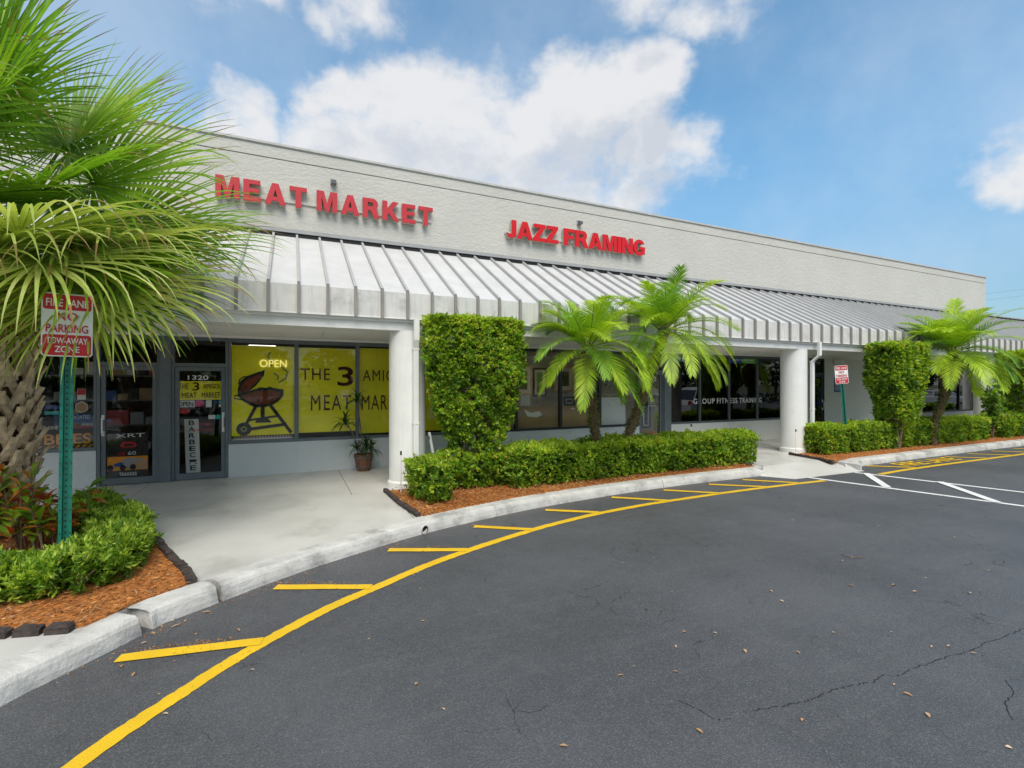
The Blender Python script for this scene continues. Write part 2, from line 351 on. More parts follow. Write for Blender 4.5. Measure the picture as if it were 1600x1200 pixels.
class MB:
    def __init__(s): s.v = []; s.f = []; s.m = []

    def face(s, pts, m=0):
        b = len(s.v); s.v += [tuple(p) for p in pts]; s.f.append(tuple(range(b, b + len(pts)))); s.m.append(m); return s

    def hexa(s, p, m=0):                                   # p: 4 bottom (ccw from above), 4 top
        b = len(s.v); s.v += [tuple(q) for q in p]
        for f in ((3, 2, 1, 0), (4, 5, 6, 7), (0, 1, 5, 4), (1, 2, 6, 5), (2, 3, 7, 6), (3, 0, 4, 7)):
            s.f.append(tuple(b + i for i in f)); s.m.append(m)
        return s

    def box(s, x0, y0, z0, x1, y1, z1, m=0):
        return s.hexa([(x0, y0, z0), (x1, y0, z0), (x1, y1, z0), (x0, y1, z0), (x0, y0, z1), (x1, y0, z1), (x1, y1, z1), (x0, y1, z1)], m)

    def prism(s, poly, off, m=0):                          # polygon (3-D points) pushed along off
        b = len(s.v); n = len(poly); off = Vector(off)
        s.v += [tuple(p) for p in poly] + [tuple(Vector(p) + off) for p in poly]
        s.f.append(tuple(range(b, b + n))); s.f.append(tuple(range(b + 2 * n - 1, b + n - 1, -1)))
        for i in range(n): s.f.append((b + (i + 1) % n, b + i, b + n + i, b + n + (i + 1) % n))
        s.m += [m] * (n + 2); return s

    def tube(s, pts, rads, n=8, m=0, cap=True):
        pts = [Vector(p) for p in pts]
        if not hasattr(rads, '__len__'): rads = [rads] * len(pts)
        b = len(s.v); ref = None
        for i, p in enumerate(pts):
            t = (pts[min(i + 1, len(pts) - 1)] - pts[max(i - 1, 0)]).normalized()
            if ref is None: ref = t.orthogonal().normalized()
            ref = (ref - t * ref.dot(t)).normalized(); o = t.cross(ref)
            for k in range(n):
                a = 2 * math.pi * k / n
                s.v.append(tuple(p + (ref * math.cos(a) + o * math.sin(a)) * rads[i]))
        for i in range(len(pts) - 1):
            for k in range(n):
                k2 = (k + 1) % n
                s.f.append((b + i * n + k, b + i * n + k2, b + (i + 1) * n + k2, b + (i + 1) * n + k)); s.m.append(m)
        if cap:
            s.f.append(tuple(b + k for k in reversed(range(n)))); e = b + (len(pts) - 1) * n
            s.f.append(tuple(e + k for k in range(n))); s.m += [m, m]
        return s

    def strip(s, rows, m=0):                               # grid of points, rows of equal length
        b = len(s.v); w = len(rows[0])
        for r in rows: s.v += [tuple(p) for p in r]
        for i in range(len(rows) - 1):
            for k in range(w - 1):
                s.f.append((b + i * w + k, b + i * w + k + 1, b + (i + 1) * w + k + 1, b + (i + 1) * w + k)); s.m.append(m)
        return s

    def mesh(s, name, mats, origin, smooth=False):
        me = bpy.data.meshes.new(name)
        o = Vector(origin)
        me.from_pydata([tuple(Vector(p) - o) for p in s.v], [], s.f)
        for mm in mats: me.materials.append(MT[mm] if isinstance(mm, str) else mm)
        if len(mats) > 1: me.polygons.foreach_set('material_index', s.m)
        if smooth: me.polygons.foreach_set('use_smooth', [True] * len(me.polygons))
        me.update(); return me

    def build(s, name, mats, parent=None, smooth=False, origin=None, **tags):
        if isinstance(mats, str): mats = [mats]
        if origin is None:
            a = np.array(s.v); lo, hi = a.min(0), a.max(0)
            origin = ((lo[0] + hi[0]) / 2, (lo[1] + hi[1]) / 2, lo[2])
        return link(name, s.mesh(name, mats, origin, smooth), origin, parent, **tags)


def tag(o, label=None, category=None, group=None, kind=None):
    for k, v in (('label', label), ('category', category), ('group', group), ('kind', kind)):
        if v: o[k] = v
    return o


def link(name, me, loc, parent=None, rot=None, scale=None, **tags):
    o = bpy.data.objects.new(name, me); COL.objects.link(o)
    loc = Vector(loc); WL[o] = loc
    if parent is not None:
        o.parent = parent; o.location = loc - WL[parent]
    else: o.location = loc
    if rot is not None: o.rotation_euler = rot
    if scale is not None: o.scale = scale
    return tag(o, **tags)


def thing(name, loc, label, category, group=None, kind=None, parent=None):
    return link(name, None, loc, parent, label=label, category=category, group=group, kind=kind)


def np_mesh(name, verts, tris, mats, midx=None):
    me = bpy.data.meshes.new(name)
    nv, nf = len(verts), len(tris)
    me.vertices.add(nv); me.vertices.foreach_set('co', np.ascontiguousarray(verts, dtype=np.float32).ravel())
    me.loops.add(nf * 3); me.loops.foreach_set('vertex_index', np.ascontiguousarray(tris, dtype=np.int32).ravel())
    me.polygons.add(nf); me.polygons.foreach_set('loop_start', np.arange(0, nf * 3, 3, dtype=np.int32))
    try: me.polygons.foreach_set('loop_total', np.full(nf, 3, dtype=np.int32))
    except Exception: pass
    for mm in mats: me.materials.append(MT[mm])
    if midx is not None: me.polygons.foreach_set('material_index', np.ascontiguousarray(midx, dtype=np.int32))
    me.update(calc_edges=True); me.validate()
    return me


def unit(a): return a / np.maximum(np.linalg.norm(a, axis=-1, keepdims=True), 1e-9)


def leaves_np(P, D, L, W, fold=.25):
    """P base points, D pointing directions -> folded diamond leaves, 2 triangles each"""
    n = len(P); D = unit(D)
    R = RG.normal(size=(n, 3)); S = unit(np.cross(D, R)); N = np.cross(S, D)
    L = np.broadcast_to(L, (n,))[:, None]; W = np.broadcast_to(W, (n,))[:, None]
    mid = P + D * L * .5 + N * W * fold
    v = np.stack([P, mid + S * W * .5, P + D * L - N * L * .08, mid - S * W * .5], 1).reshape(-1, 3)
    b = (np.arange(n) * 4)[:, None]
    t = np.concatenate([b + np.array([[0, 1, 2]]), b + np.array([[0, 2, 3]])], 1).reshape(-1, 3)
    return v, t


def tufts(C, Dr, k, L, W, spread, lvar=.5):
    """k leaves round every twig end C with twig direction Dr"""
    n = len(C); P = np.repeat(C, k, 0); D = np.repeat(unit(Dr), k, 0)
    D = unit(D + RG.normal(size=D.shape) * spread)
    P = P + RG.normal(size=P.shape) * L * .25 - D * L * .2
    LL = L * (1 + RG.uniform(-lvar, lvar, len(P)))
    return leaves_np(P, D, LL, W * LL / L)


def lettering_mesh(text, width, height, depth, bold=0.0, gap=1.0):
    cu = bpy.data.curves.new('text', 'FONT'); cu.body = text; cu.extrude = .5; cu.offset = bold
    cu.space_character = gap; cu.space_line = .95; cu.resolution_u = 4; cu.align_x = 'CENTER'
    o = bpy.data.objects.new('text', cu); COL.objects.link(o)
    dg = bpy.context.evaluated_depsgraph_get()
    me = bpy.data.meshes.new_from_object(o.evaluated_get(dg), depsgraph=dg)
    bpy.data.objects.remove(o); bpy.data.curves.remove(cu)
    a = np.array([v.co[:] for v in me.vertices]); lo, hi = a.min(0), a.max(0)
    s = (hi - lo); a = (a - lo) / np.where(s == 0, 1, s)
    # local x -> +x, local y -> +z, front of the letter at -depth
    co = np.stack([a[:, 0] * width - width / 2, -a[:, 2] * depth, a[:, 1] * height], 1)
    me.vertices.foreach_set('co', co.astype(np.float32).ravel()); me.update()
    me.materials.clear()
    return me


def lettering(text, x0, x1, z0, z1, y, mat, parent, name='lettering', depth=.003, bold=0.0, gap=1.0, rotz=0.0, roty=0.0, **tags):
    me = lettering_mesh(text, x1 - x0, z1 - z0, depth, bold, gap); me.name = name
    me.materials.append(MT[mat])
    return link(name, me, ((x0 + x1) / 2, y, z0), parent, rot=(0, roty, rotz), **tags)


def split_islands(me):
    """vertex islands of a lettering mesh, left to right -> list of (verts, faces)"""
    par = list(range(len(me.vertices)))
    def fd(i):
        while par[i] != i: par[i] = par[par[i]]; i = par[i]
        return i
    for e in me.edges: par[fd(e.vertices[0])] = fd(e.vertices[1])
    gs = {}
    for p in me.polygons: gs.setdefault(fd(p.vertices[0]), []).append(tuple(p.vertices))
    out = []
    for fs in gs.values():
        ids = sorted({i for f in fs for i in f}); mp = {i: k for k, i in enumerate(ids)}
        out.append(([tuple(me.vertices[i].co) for i in ids], [tuple(mp[i] for i in f) for f in fs]))
    # islands that overlap in x by more than half belong to one glyph (front/back halves share sides)
    out.sort(key=lambda o: min(p[0] for p in o[0])); return out


def catmull(pts, n=8, closed=False):
    pts = [Vector(p) for p in pts]; out = []
    for i in range(len(pts) - 1):
        p0 = pts[max(i - 1, 0)]; p1 = pts[i]; p2 = pts[i + 1]; p3 = pts[min(i + 2, len(pts) - 1)]
        for k in range(n):
            t = k / n
            out.append(.5 * ((2 * p1) + (p2 - p0) * t + (2 * p0 - 5 * p1 + 4 * p2 - p3) * t * t + (3 * p1 - p0 - 3 * p2 + p3) * t ** 3))
    out.append(pts[-1]); return out


def ribbon(path, width, z, rough=0.0):
    """flat painted band along a 2-D path"""
    rows = []; P = [Vector((p[0], p[1], 0)) for p in path]
    for i, p in enumerate(P):
        t = (P[min(i + 1, len(P) - 1)] - P[max(i - 1, 0)]).normalized(); s = Vector((-t.y, t.x, 0))
        j = lambda: random.uniform(-rough, rough)
        rows.append([p - s * (width / 2 + j()) + Vector((0, 0, z)), p + s * (width / 2 + j()) + Vector((0, 0, z))])
    return MB().strip([[r[1], r[0]] for r in rows][::-1])


# ------------------------------------------------------------------ ground, walkway, kerb, markings
PAV = .14                                                  # height of the walkway above the asphalt
MB().face([(-900, -900, -.03), (900, -900, -.03), (900, 900, -.03), (-900, 900, -.03)]).build('ground', 'ground', kind='structure', origin=(0, 0, -.03))
asph = MB().face([(-60, -60, 0), (90, -60, 0), (90, 22, 0), (-60, 22, 0)]).build('asphalt', 'asphalt', kind='structure', origin=(0, 0, 0))

kerb_out = [(-6.5, -3.0), (-4.6, -.6), (-3.1, 1.5), (-2.15, 2.86), (-1.52, 3.72), (-1.32, 3.96), (-.97, 4.38), (-.88, 4.5), (-.55, 4.72), (-.25, 4.94), (.2, 5.22), (.67, 5.46), (1.04, 5.64),
            (1.5, 5.84), (2.18, 6.06), (2.7, 6.20), (3.27, 6.33), (4.1, 6.46), (4.91, 6.56), (6.04, 6.65), (7.13, 6.68), (8.2, 6.68), (9.0, 6.68)]
KO = catmull([(p[0], p[1], 0) for p in kerb_out], 6)


def kerb_inner(w):
    out = []
    for i, p in enumerate(KO):
        t = (KO[min(i + 1, len(KO) - 1)] - KO[max(i - 1, 0)]).normalized()
        out.append(p + Vector((-t.y, t.x, 0)) * w)
    return out


KI = kerb_inner(.24)
# walkway bed below the slabs, then the slabs with open joints between them
walk = thing('walkway', (3, 8, PAV), None, None, kind='structure')
sub = [(p.x, p.y, .118) for p in KI if p.x > -5]
MB().prism([(KI[6].x, KI[6].y, .0)] + [(p[0], p[1], 0) for p in sub] + [(9.0, 6.92, 0), (10.96, 6.92, 0), (10.97, 6.86, 0), (40, 6.86, 0), (40, 16, 0), (-12, 16, 0), (-12, KI[6].y, 0)], (0, 0, .118)).build('walkway_base', 'kerb', walk)


def clip_x(poly, x, keep_left):
    out = []
    for i, a in enumerate(poly):
        b = poly[(i + 1) % len(poly)]
        ia = (a[0] <= x) == keep_left or a[0] == x; ib = (b[0] <= x) == keep_left or b[0] == x
        if ia: out.append(a)
        if ia != ib:
            t = (x - a[0]) / (b[0] - a[0]); out.append((x, a[1] + t * (b[1] - a[1])))
    return out


G = .006
joints = [-11.35, -8.3, -5.25, -2.2, .85, 3.9, 6.95, 10.0, 13.05, 16.1, 19.15, 22.2, 25.25, 28.3, 31.35, 34.4]
for a, b in zip(joints[:-1], joints[1:]):                  # covered strip along the shop fronts
    MB().prism([(a + G, 7.78, .119), (b - G, 7.78, .119), (b - G, 16, .119), (a + G, 16, .119)], (0, 0, .021)).build('slab', 'walk', walk)
front = [(KI[i].x, KI[i].y) for i in range(len(KI)) if KI[i].x > -5.2 and KI[i].x < 9.0]
front = front + [(9.0, 7.78 - G), (front[0][0], 7.78 - G)]
# apron outside the canopy edge, cut by joints where beds hide them
for a, b in ((-5.2, 1.42), (1.42, 9.0)):
    pg = clip_x(clip_x(front, a + (G if a > 0 else 0), False), b - G, True)
    MB().prism([(p[0], p[1], .119) for p in pg], (0, 0, .021)).build('slab', 'walk', walk)
MB().prism([(9.0, 6.92, .119), (10.96, 6.92, .119), (10.96, 7.78 - G, .119), (9.0, 7.78 - G, .119)], (0, 0, .021)).build('slab', 'walk', walk)
MB().prism([(10.96 + G, 6.85, .119), (34.4, 6.85, .119), (34.4, 7.78 - G, .119), (10.96 + G, 7.78 - G, .119)], (0, 0, .021)).build('slab', 'walk', walk)
# kerb ramp
rp = MB()
rp.hexa([(8.9, 6.17, .001), (11.05, 6.13, .001), (10.96, 6.915, .001), (9.0, 6.915, .001), (8.9, 6.17, .008), (11.05, 6.13, .008), (10.96, 6.915, .139), (9.0, 6.915, .139)])
rp.hexa([(8.55, 6.66, .001), (8.895, 6.165, .001), (8.995, 6.915, .001), (8.98, 6.92, .001), (8.55, 6.66, .004), (8.895, 6.165, .007), (8.995, 6.915, .138), (8.98, 6.92, .138)])
rp.build('ramp', 'walk', walk)


def kerb_piece(path, inner, parent, jag0=.0, jag1=.0, taper0=False, taper1=False):
    m = MB(); rows = []
    for i, (o, q) in enumerate(zip(path, inner)):
        d = (q - o); e = d.normalized(); w = d.length; hs = 1.0
        if taper1: hs = min(1.0, max(.12, (len(path) - 1 - i) / 4.0))
        if taper0: hs = min(hs, max(.12, i / 4.0))
        z = lambda h: -.02 if h <= 0 else h * hs + random.uniform(-.003, .003)
        prof = [(0, 0), (.006, .04), (.02, .095), (.035, .122), (.065, .139), (.15, .143), (w, .142), (w, 0)]
        rows.append([o + e * (a + random.uniform(-.003, .003)) + Vector((0, 0, z(h))) for a, h in prof])
    t = (path[1] - path[0]).normalized()
    for r, j, s in ((rows[0], jag0, 1), (rows[-1], jag1, -1)):
        for k in range(len(r)): r[k] = r[k] + t * s * random.uniform(0, j)
    m.strip([r[::-1] for r in rows])
    m.face(rows[0]); m.face(rows[-1][::-1])
    return m.build('kerb_section', 'kerb', parent)


kerb = thing('kerb', (2, 5.5, 0), None, None, kind='structure')
nK = len(KO)
def seg_idx(x): return min(range(nK), key=lambda i: abs(KO[i].x - x))
cuts = [0, seg_idx(-3.1), seg_idx(-.98), seg_idx(-.56), seg_idx(2.6), seg_idx(6.04), nK - 1]
for c, (a, b) in enumerate(zip(cuts[:-1], cuts[1:])):
    pa = [p.copy() for p in KO[a:b + 1]]; qa = [p.copy() for p in KI[a:b + 1]]
    ta = (pa[1] - pa[0]).normalized(); tb = (pa[-1] - pa[-2]).normalized()
    g0 = {2: .05, 3: .022}.get(c, .004); g1 = {1: .035, 2: .016}.get(c, .004)
    pa[0] += ta * g0; qa[0] += ta * g0 * 1.6; pa[-1] -= tb * g1; qa[-1] -= tb * g1
    if c == 1: qa = [q + (q - p) * .0 for p, q in zip(pa, qa)]
    kerb_piece(pa, qa, kerb, .02 if c in (2, 3) else .0, .02 if c in (1, 2) else .0, taper1=(c == len(cuts) - 2))
rk = catmull([(11.0, 6.16, 0), (11.25, 6.36, 0), (11.7, 6.52, 0), (12.6, 6.56, 0), (15, 6.62, 0), (18, 6.66, 0), (18.6, 6.66, 0), (22, 6.66, 0), (26, 6.66, 0), (32, 6.66, 0), (40, 6.66, 0)], 5)
rki = []
for i, p in enumerate(rk):
    t = (rk[min(i + 1, len(rk) - 1)] - rk[max(i - 1, 0)]).normalized(); rki.append(p + Vector((-t.y, t.x, 0)) * .26)
for a, b in ((0, 25), (25, 30), (30, len(rk) - 1)):
    pa = [p.copy() for p in rk[a:b + 1]]; qa = [p.copy() for p in rki[a:b + 1]]
    pa[0].x += .006; qa[0].x += .006
    kerb_piece(pa, qa, kerb, taper0=(a == 0))
# drain pipe mouth in the kerb
pc = Vector((1.50, 5.835, .052)); pd = Vector((.43, -.9, 0)).normalized()
dp = MB(); n = 16; e = Vector((-pd.y, pd.x, 0))
ring = lambda r, off: [pc + pd * off + (e * math.cos(2 * math.pi * k / n) + Vector((0, 0, 1)) * math.sin(2 * math.pi * k / n)) * r for k in range(n + 1)]
dp.strip([ring(.056, -.03), ring(.056, .008), ring(.047, .008)]); dp.strip([ring(.047, .008), ring(.047, -.06)], 1)
dp.face(ring(.047, -.012)[:-1], 2)
dp.build('drain_pipe', ['kerb', 'rust', 'black'], kerb)

MB().prism([(10.965, 6.16, 0), (11.03, 6.17, 0), (11.3, 6.40, 0), (11.7, 6.55, 0), (11.7, 6.845, 0), (10.965, 6.845, 0)], (0, 0, .136)).build('kerb_return', 'kerb', kerb)

# painted lines
yl = catmull([(x, y, 0) for x, y in [(-3.2, -.4), (-2.35, .9), (-1.6, 2.0), (-.955, 2.99), (-.66, 3.36), (-.39, 3.66), (-.18, 3.86), (.1, 4.09), (.36, 4.28), (.72, 4.49), (1.25, 4.80), (1.8, 5.05), (2.4, 5.28), (3.1, 5.51), (4, 5.71), (4.9, 5.82), (5.6, 5.86), (7, 5.90), (8.3, 5.88), (9.26, 5.84)]], 14)
ribbon(yl, .105, .004, .005).build('yellow_line', 'yellow_paint', kind='structure')
ribbon(catmull([(10.95, 5.78, 0), (12.5, 5.86, 0), (15.9, 5.87, 0), (20, 5.86, 0), (38, 5.86, 0)], 6), .105, .004, .005).build('yellow_line', 'yellow_paint', kind='structure')
TK = [((-2.1, 2.35), (-1.35, 2.45)), ((-1.06, 4.04), (-.19, 3.88)), ((-.13, 4.86), (.66, 4.50)), ((.98, 5.42), (1.78, 5.06)), ((2.15, 5.85), (2.78, 5.42)), ((3.38, 6.18), (4.02, 5.74)), ((4.74, 6.42), (5.42, 5.87)),
      ((5.88, 6.48), (6.58, 5.9)), ((6.97, 6.50), (7.75, 5.91)), ((7.9, 6.54), (8.6, 5.9)), ((11.78, 6.49), (12.55, 5.88)), ((15.06, 6.46), (15.75, 5.9)), ((16.27, 6.50), (16.98, 5.9)),
      ((17.5, 6.50), (18.2, 5.9)), ((18.8, 6.5), (19.5, 5.9)), ((20.1, 6.5), (20.8, 5.9)), ((21.4, 6.5), (22.1, 5.9)), ((22.7, 6.5), (23.4, 5.9))]
for a, b in TK:
    ribbon([(a[0] + (b[0] - a[0]) * k / 6, a[1] + (b[1] - a[1]) * k / 6) for k in range(7)], .10, .008, .005).build('yellow_tick', 'yellow_paint', kind='structure')
fl = lettering_mesh('FIRE LANE', 2.35, .40, .002, .012); fl.materials.append(MT['yellow_paint'])
link('fire_lane_lettering', fl, (13.75, 6.05, .006), None, rot=(rad(-90), 0, 0), kind='structure')
for a, b, w in (((9.29, 6.17), (11.1, -.3), .10), ((10.70, 6.12), (12.5, -.3), .10)):
    ribbon([(a[0] + (b[0] - a[0]) * k / 12, a[1] + (b[1] - a[1]) * k / 12) for k in range(13)], w, .004, .002).build('white_line', 'white_paint', kind='structure')
for a, b in (((10.78, 5.95), (9.66, 4.98)), ((11.10, 4.86), (9.98, 3.62)), ((11.45, 3.6), (10.35, 2.4)), ((11.8, 2.35), (10.7, 1.15))):
    ribbon([(a[0] + (b[0] - a[0]) * k / 6, a[1] + (b[1] - a[1]) * k / 6) for k in range(7)], .13, .012, .002).build('white_line', 'white_paint', kind='structure')


def crack(pts, w):
    P = []
    for (x0, y0), (x1, y1) in zip(pts[:-1], pts[1:]):
        for k in range(7):
            t = k / 7; P.append((x0 + (x1 - x0) * t + random.uniform(-.003, .003), y0 + (y1 - y0) * t + random.uniform(-.007, .007)))
    P.append(pts[-1])
    rows = []
    for i, p in enumerate(P):
        h = w * random.uniform(.25, 1.0) * min(1, i / 4, (len(P) - 1 - i) / 4 + .1)
        rows.append([(p[0], p[1] + h, .003), (p[0] + .004, p[1] - h, .003)])
    MB().strip(rows).build('crack', 'black', asph)


crack([(2.25, 1.93), (2.45, 1.88), (2.57, 1.85), (2.71, 1.83), (2.8, 1.82), (2.9, 1.83), (3.02, 1.82), (3.19, 1.79), (3.28, 1.77), (3.42, 1.78), (3.5, 1.74), (3.66, 1.75), (3.87, 1.73), (4.04, 1.72), (4.31, 1.69), (4.51, 1.7), (4.74, 1.68), (5.04, 1.68), (5.6, 1.62), (6.6, 1.7)], .0036)
crack([(2.05, 2.15), (2.1, 2.03), (2.12, 1.93), (2.22, 1.9)], .0022)
crack([(3.6, 1.25), (3.75, 1.33), (3.95, 1.36), (4.05, 1.44)], .0025)

# planting beds: mounded mulch, chips on top, stone edging
def bed(poly, seed, nchips, near):
    """mulch floor over the walkway plus loose chips"""
    from mathutils.geometry import tessellate_polygon
    P = [Vector((x, y, 0)) for x, y in poly]
    m = MB(); c = sum(P, Vector()) / len(P)
    m.prism([(p.x, p.y, .1405) for p in P], (0, 0, .016))
    m.build('mulch_bed', 'mulch', kind='structure')
    xs, ys = np.array([p[0] for p in poly]), np.array([p[1] for p in poly])
    Q = np.stack([RG.uniform(xs.min(), xs.max(), nchips * 4), RG.uniform(ys.min(), ys.max(), nchips * 4)], 1)
    ins = np.zeros(len(Q), bool); j = len(poly) - 1
    for i in range(len(poly)):
        (xi, yi), (xj, yj) = poly[i], poly[j]
        cnd = ((yi > Q[:, 1]) != (yj > Q[:, 1])) & (Q[:, 0] < (xj - xi) * (Q[:, 1] - yi) / (yj - yi + 1e-12) + xi)
        ins ^= cnd; j = i
    Q = Q[ins][:nchips]
    n = len(Q)
    Pz = np.concatenate([Q, (.158 + RG.exponential(.010, n))[:, None]], 1)
    D = RG.normal(size=(n, 3)) * np.array([1, 1, .28])
    L = RG.uniform(.02, .075, n); W = RG.uniform(.007, .018, n)
    v, t = leaves_np(Pz, D, L, W, .1)
    link('mulch_chips', np_mesh('mulch_chips', v, t, ['chip']), (0, 0, 0), kind='stuff')


KIn = lambda x0, x1, off=.0: [(p.x, p.y + off) for p in KI if x0 <= p.x <= x1]
bed([(-.80, 4.87)] + [(-.90, 5.2), (-1.10, 5.66), (-1.42, 6.5), (-2.1, 8.05), (-7, 8.05), (-7, 6.3), (-4.2, 5.3), (-2.3, 4.58), (-1.42, 4.30)] + KIn(-1.35, -.84), 1, 11000, True)
bed([(1.55, 6.10), (1.42, 7.75), (8.62, 7.75), (8.72, 6.95)] + KIn(1.56, 8.72)[::-1], 2, 12000, True)
bed([(10.72, 6.55), (10.98, 7.72), (34, 7.72), (34, 6.93)] + [(p.x, p.y) for p in rki if p.x > 11.3][::-1] + [(11.2, 6.72)], 3, 6000, False)


def edging(pts, label, n):
    t = thing('bed_edging', (*pts[0], PAV), label, 'edging', 'dark stone edgings of the planting beds')
    tot = sum((Vector(b) - Vector(a)).length for a, b in zip(pts[:-1], pts[1:])); step = tot / n
    P = [Vector((*p, 0)) for p in pts]; dcur = 0
    for i in range(n):
        s = step * (i + .5); k = 0; acc = 0
        while k < len(P) - 2 and acc + (P[k + 1] - P[k]).length < s: acc += (P[k + 1] - P[k]).length; k += 1
        d = (P[k + 1] - P[k]).normalized(); c = P[k] + d * (s - acc); nn = Vector((-d.y, d.x, 0))
        h = step * random.uniform(.40, .455); z0 = PAV + .001; z1 = PAV + .055 + random.uniform(-.012, .012); w = .035
        j = lambda: Vector((random.uniform(-.010, .010), random.uniform(-.010, .010), random.uniform(-.007, .007)))
        b = [c - d * h - nn * w, c + d * h - nn * w, c + d * h + nn * w, c - d * h + nn * w]
        m = MB(); mid = [p * 1 for p in b]
        m.hexa([p + Vector((0, 0, z0)) for p in b] + [p + Vector((0, 0, z1 - .015)) + j() for p in b])
        m.hexa([p + Vector((0, 0, z1 - .015)) for p in b] + [c + (p - c) * .74 + Vector((0, 0, z1)) + j() for p in b])
        m.build('stone', 'edging', t)


edging([(-.77, 4.86), (-.87, 5.2), (-1.07, 5.66), (-1.39, 6.5)], 'dark stone edging between left hedge bed and walkway', 12)
edging([(-1.36, 4.28), (-1.8, 4.40), (-2.6, 4.72), (-3.6, 5.1)], 'dark stone edging along near side of left bed', 13)
edging([(1.49, 6.10), (1.40, 6.9), (1.36, 7.78)], 'dark stone edging at left end of middle bed', 12)
edging([(8.66, 6.96), (8.72, 7.7)], 'dark stone edging at right end of middle bed by ramp', 6)
edging([(10.70, 6.55), (10.84, 7.1), (10.96, 7.76)], 'dark stone edging of right bed beside second column', 9)


# ------------------------------------------------------------------ the building
WY = 10.15                                                 # plane of the shop fronts
XL, XR, XE = -12.0, 26.88, 34.4
B = thing('shopping_strip', (8, 12, PAV), 'long white shopping strip with sloping grey metal canopy and red sign letters', 'building')
# upper wall: field, recessed reveal, top band, coping
w = MB(); w.box(XL, WY, 2.76, XR, WY + .25, 6.115); w.build('wall', 'stucco', B)
MB().box(XL, WY + .02, 6.115, XR, WY + .25, 6.135).build('reveal', 'flash', B)
MB().box(XL, WY - .004, 6.135, XR, WY + .25, 6.355).build('wall_band', 'stucco', B)
cp = MB(); cp.box(XL, WY - .03, 6.372, XR + .03, WY + .30, 6.415); cp.box(XL, WY - .018, 6.355, XR + .015, WY + .29, 6.372, 1)
cp.build('coping', ['cap', 'flash'], B)
MB().box(XR - .25, WY + .25, 4.5, XR, 24, 6.355).build('end_wall', 'stucco', B)
MB().box(XL, WY + .25, 4.4, XR - .25, 24, 4.5).build('roof', 'cap', B)
MB().box(XR, WY + .10, 4.3, XE, 24, 4.66).build('roof', 'cap', B)
fm = MB(); fm.box(XL, WY - .10, 4.735, XR, WY - .001, 4.80); fm.box(XL, WY - .115, 4.725, XR, WY - .10, 4.775)
fm.build('flashing', 'flash', B)
MB().box(XR, WY - .16, 4.735, XE, WY + .35, 4.775).build('flashing', 'flash', B)
MB().box(XL, WY - .09, 4.55, XE, WY - .002, 4.725).build('gap_shade', 'black', B)  # black strip standing in for the shade in the gap under the flashing

# mansard canopy: pans, standing seams, fascia panels and ribs, one object each
can = thing('canopy', (8, 7.72, 2.90), None, None, parent=B)
P = .4; Y0, Z0, Y1, Z1 = 7.72, 3.31, WY - .075, 4.655
sl_ = math.hypot(Y1 - Y0, Z1 - Z0); ex = Vector((0, (Y1 - Y0) / sl_, (Z1 - Z0) / sl_)); nz = Vector((0, -ex.z, ex.y))
def slab_mesh(name, x0, x1, a0, a1, h0, h1, mat):
    m = MB(); q = lambda x, a, h: Vector((x, 0, 0)) + ex * a + nz * h
    m.hexa([q(x0, a0, h0), q(x1, a0, h0), q(x1, a1, h0), q(x0, a1, h0), q(x0, a0, h1), q(x1, a0, h1), q(x1, a1, h1), q(x0, a1, h1)])
    return m.mesh(name, [mat], (0, 0, 0))
pan = slab_mesh('roof_panel', .002, P - .002, 0, sl_, -.02, 0, 'metal')
seam = slab_mesh('seam', -.019, .019, -.012, sl_ + .035, -.01, .055, 'seam')
fpan = MB().box(.002, 0, 0, P - .002, .02, .405).mesh('fascia_panel', ['fascia'], (0, 0, 0))
frib = MB().box(-.021, -.05, -.012, .021, -.001, .425).mesh('fascia_rib', ['fascia_rib'], (0, 0, 0))
k0, k1 = -29, 86
for k in range(k0, k1):
    x = -.30 + P * k
    link('roof_panel', pan, (x, Y0, Z0), can); link('seam', seam, (x, Y0, Z0), can)
    link('fascia_panel', fpan, (x, Y0, 2.902), can); link('fascia_rib', frib, (x, Y0, 2.902), can)
MB().box(XL, 7.705, 2.888, XE, 7.80, 2.901).build('drip_edge', 'white', can)

# beam, soffit, columns, downspouts
MB().box(XL, 7.76, 2.845, XE, 8.34, 2.887).build('beam_trim', 'white', B)
MB().box(XL, 7.80, 2.715, XE, 8.30, 2.844).build('beam', 'white', B)
sf = [-11.69 + 2.44 * i for i in range(20)]
for a, b in zip(sf[:-1], sf[1:]):
    MB().box(a + .005, 8.302, 2.738, b - .005, WY - .001, 2.755).build('soffit_panel', 'soffit', B)
MB().box(XL, 8.302, 2.757, XE, WY - .001, 2.77).build('soffit_backing', 'joint', B)
MB().box(XL, WY - .02, 2.692, XE, WY + .04, 2.737).build('soffit_trim', 'soffit', B)


def column(x, label=None):
    m = MB(); n = 40
    prof = [(.325, PAV - .005), (.325, PAV + .10), (.31, PAV + .115), (.308, PAV + .118), (.298, PAV + .13), (.298, 2.7145)]
    rows = [[(x + r * math.cos(2 * math.pi * k / n), 8.05 + r * math.sin(2 * math.pi * k / n), z) for k in range(n + 1)] for r, z in prof]
    m.strip(rows); return m.build('column', 'white', B, smooth=False)


for x in (-8.0, 1.77, 11.54, 21.31, 31.08): column(x)


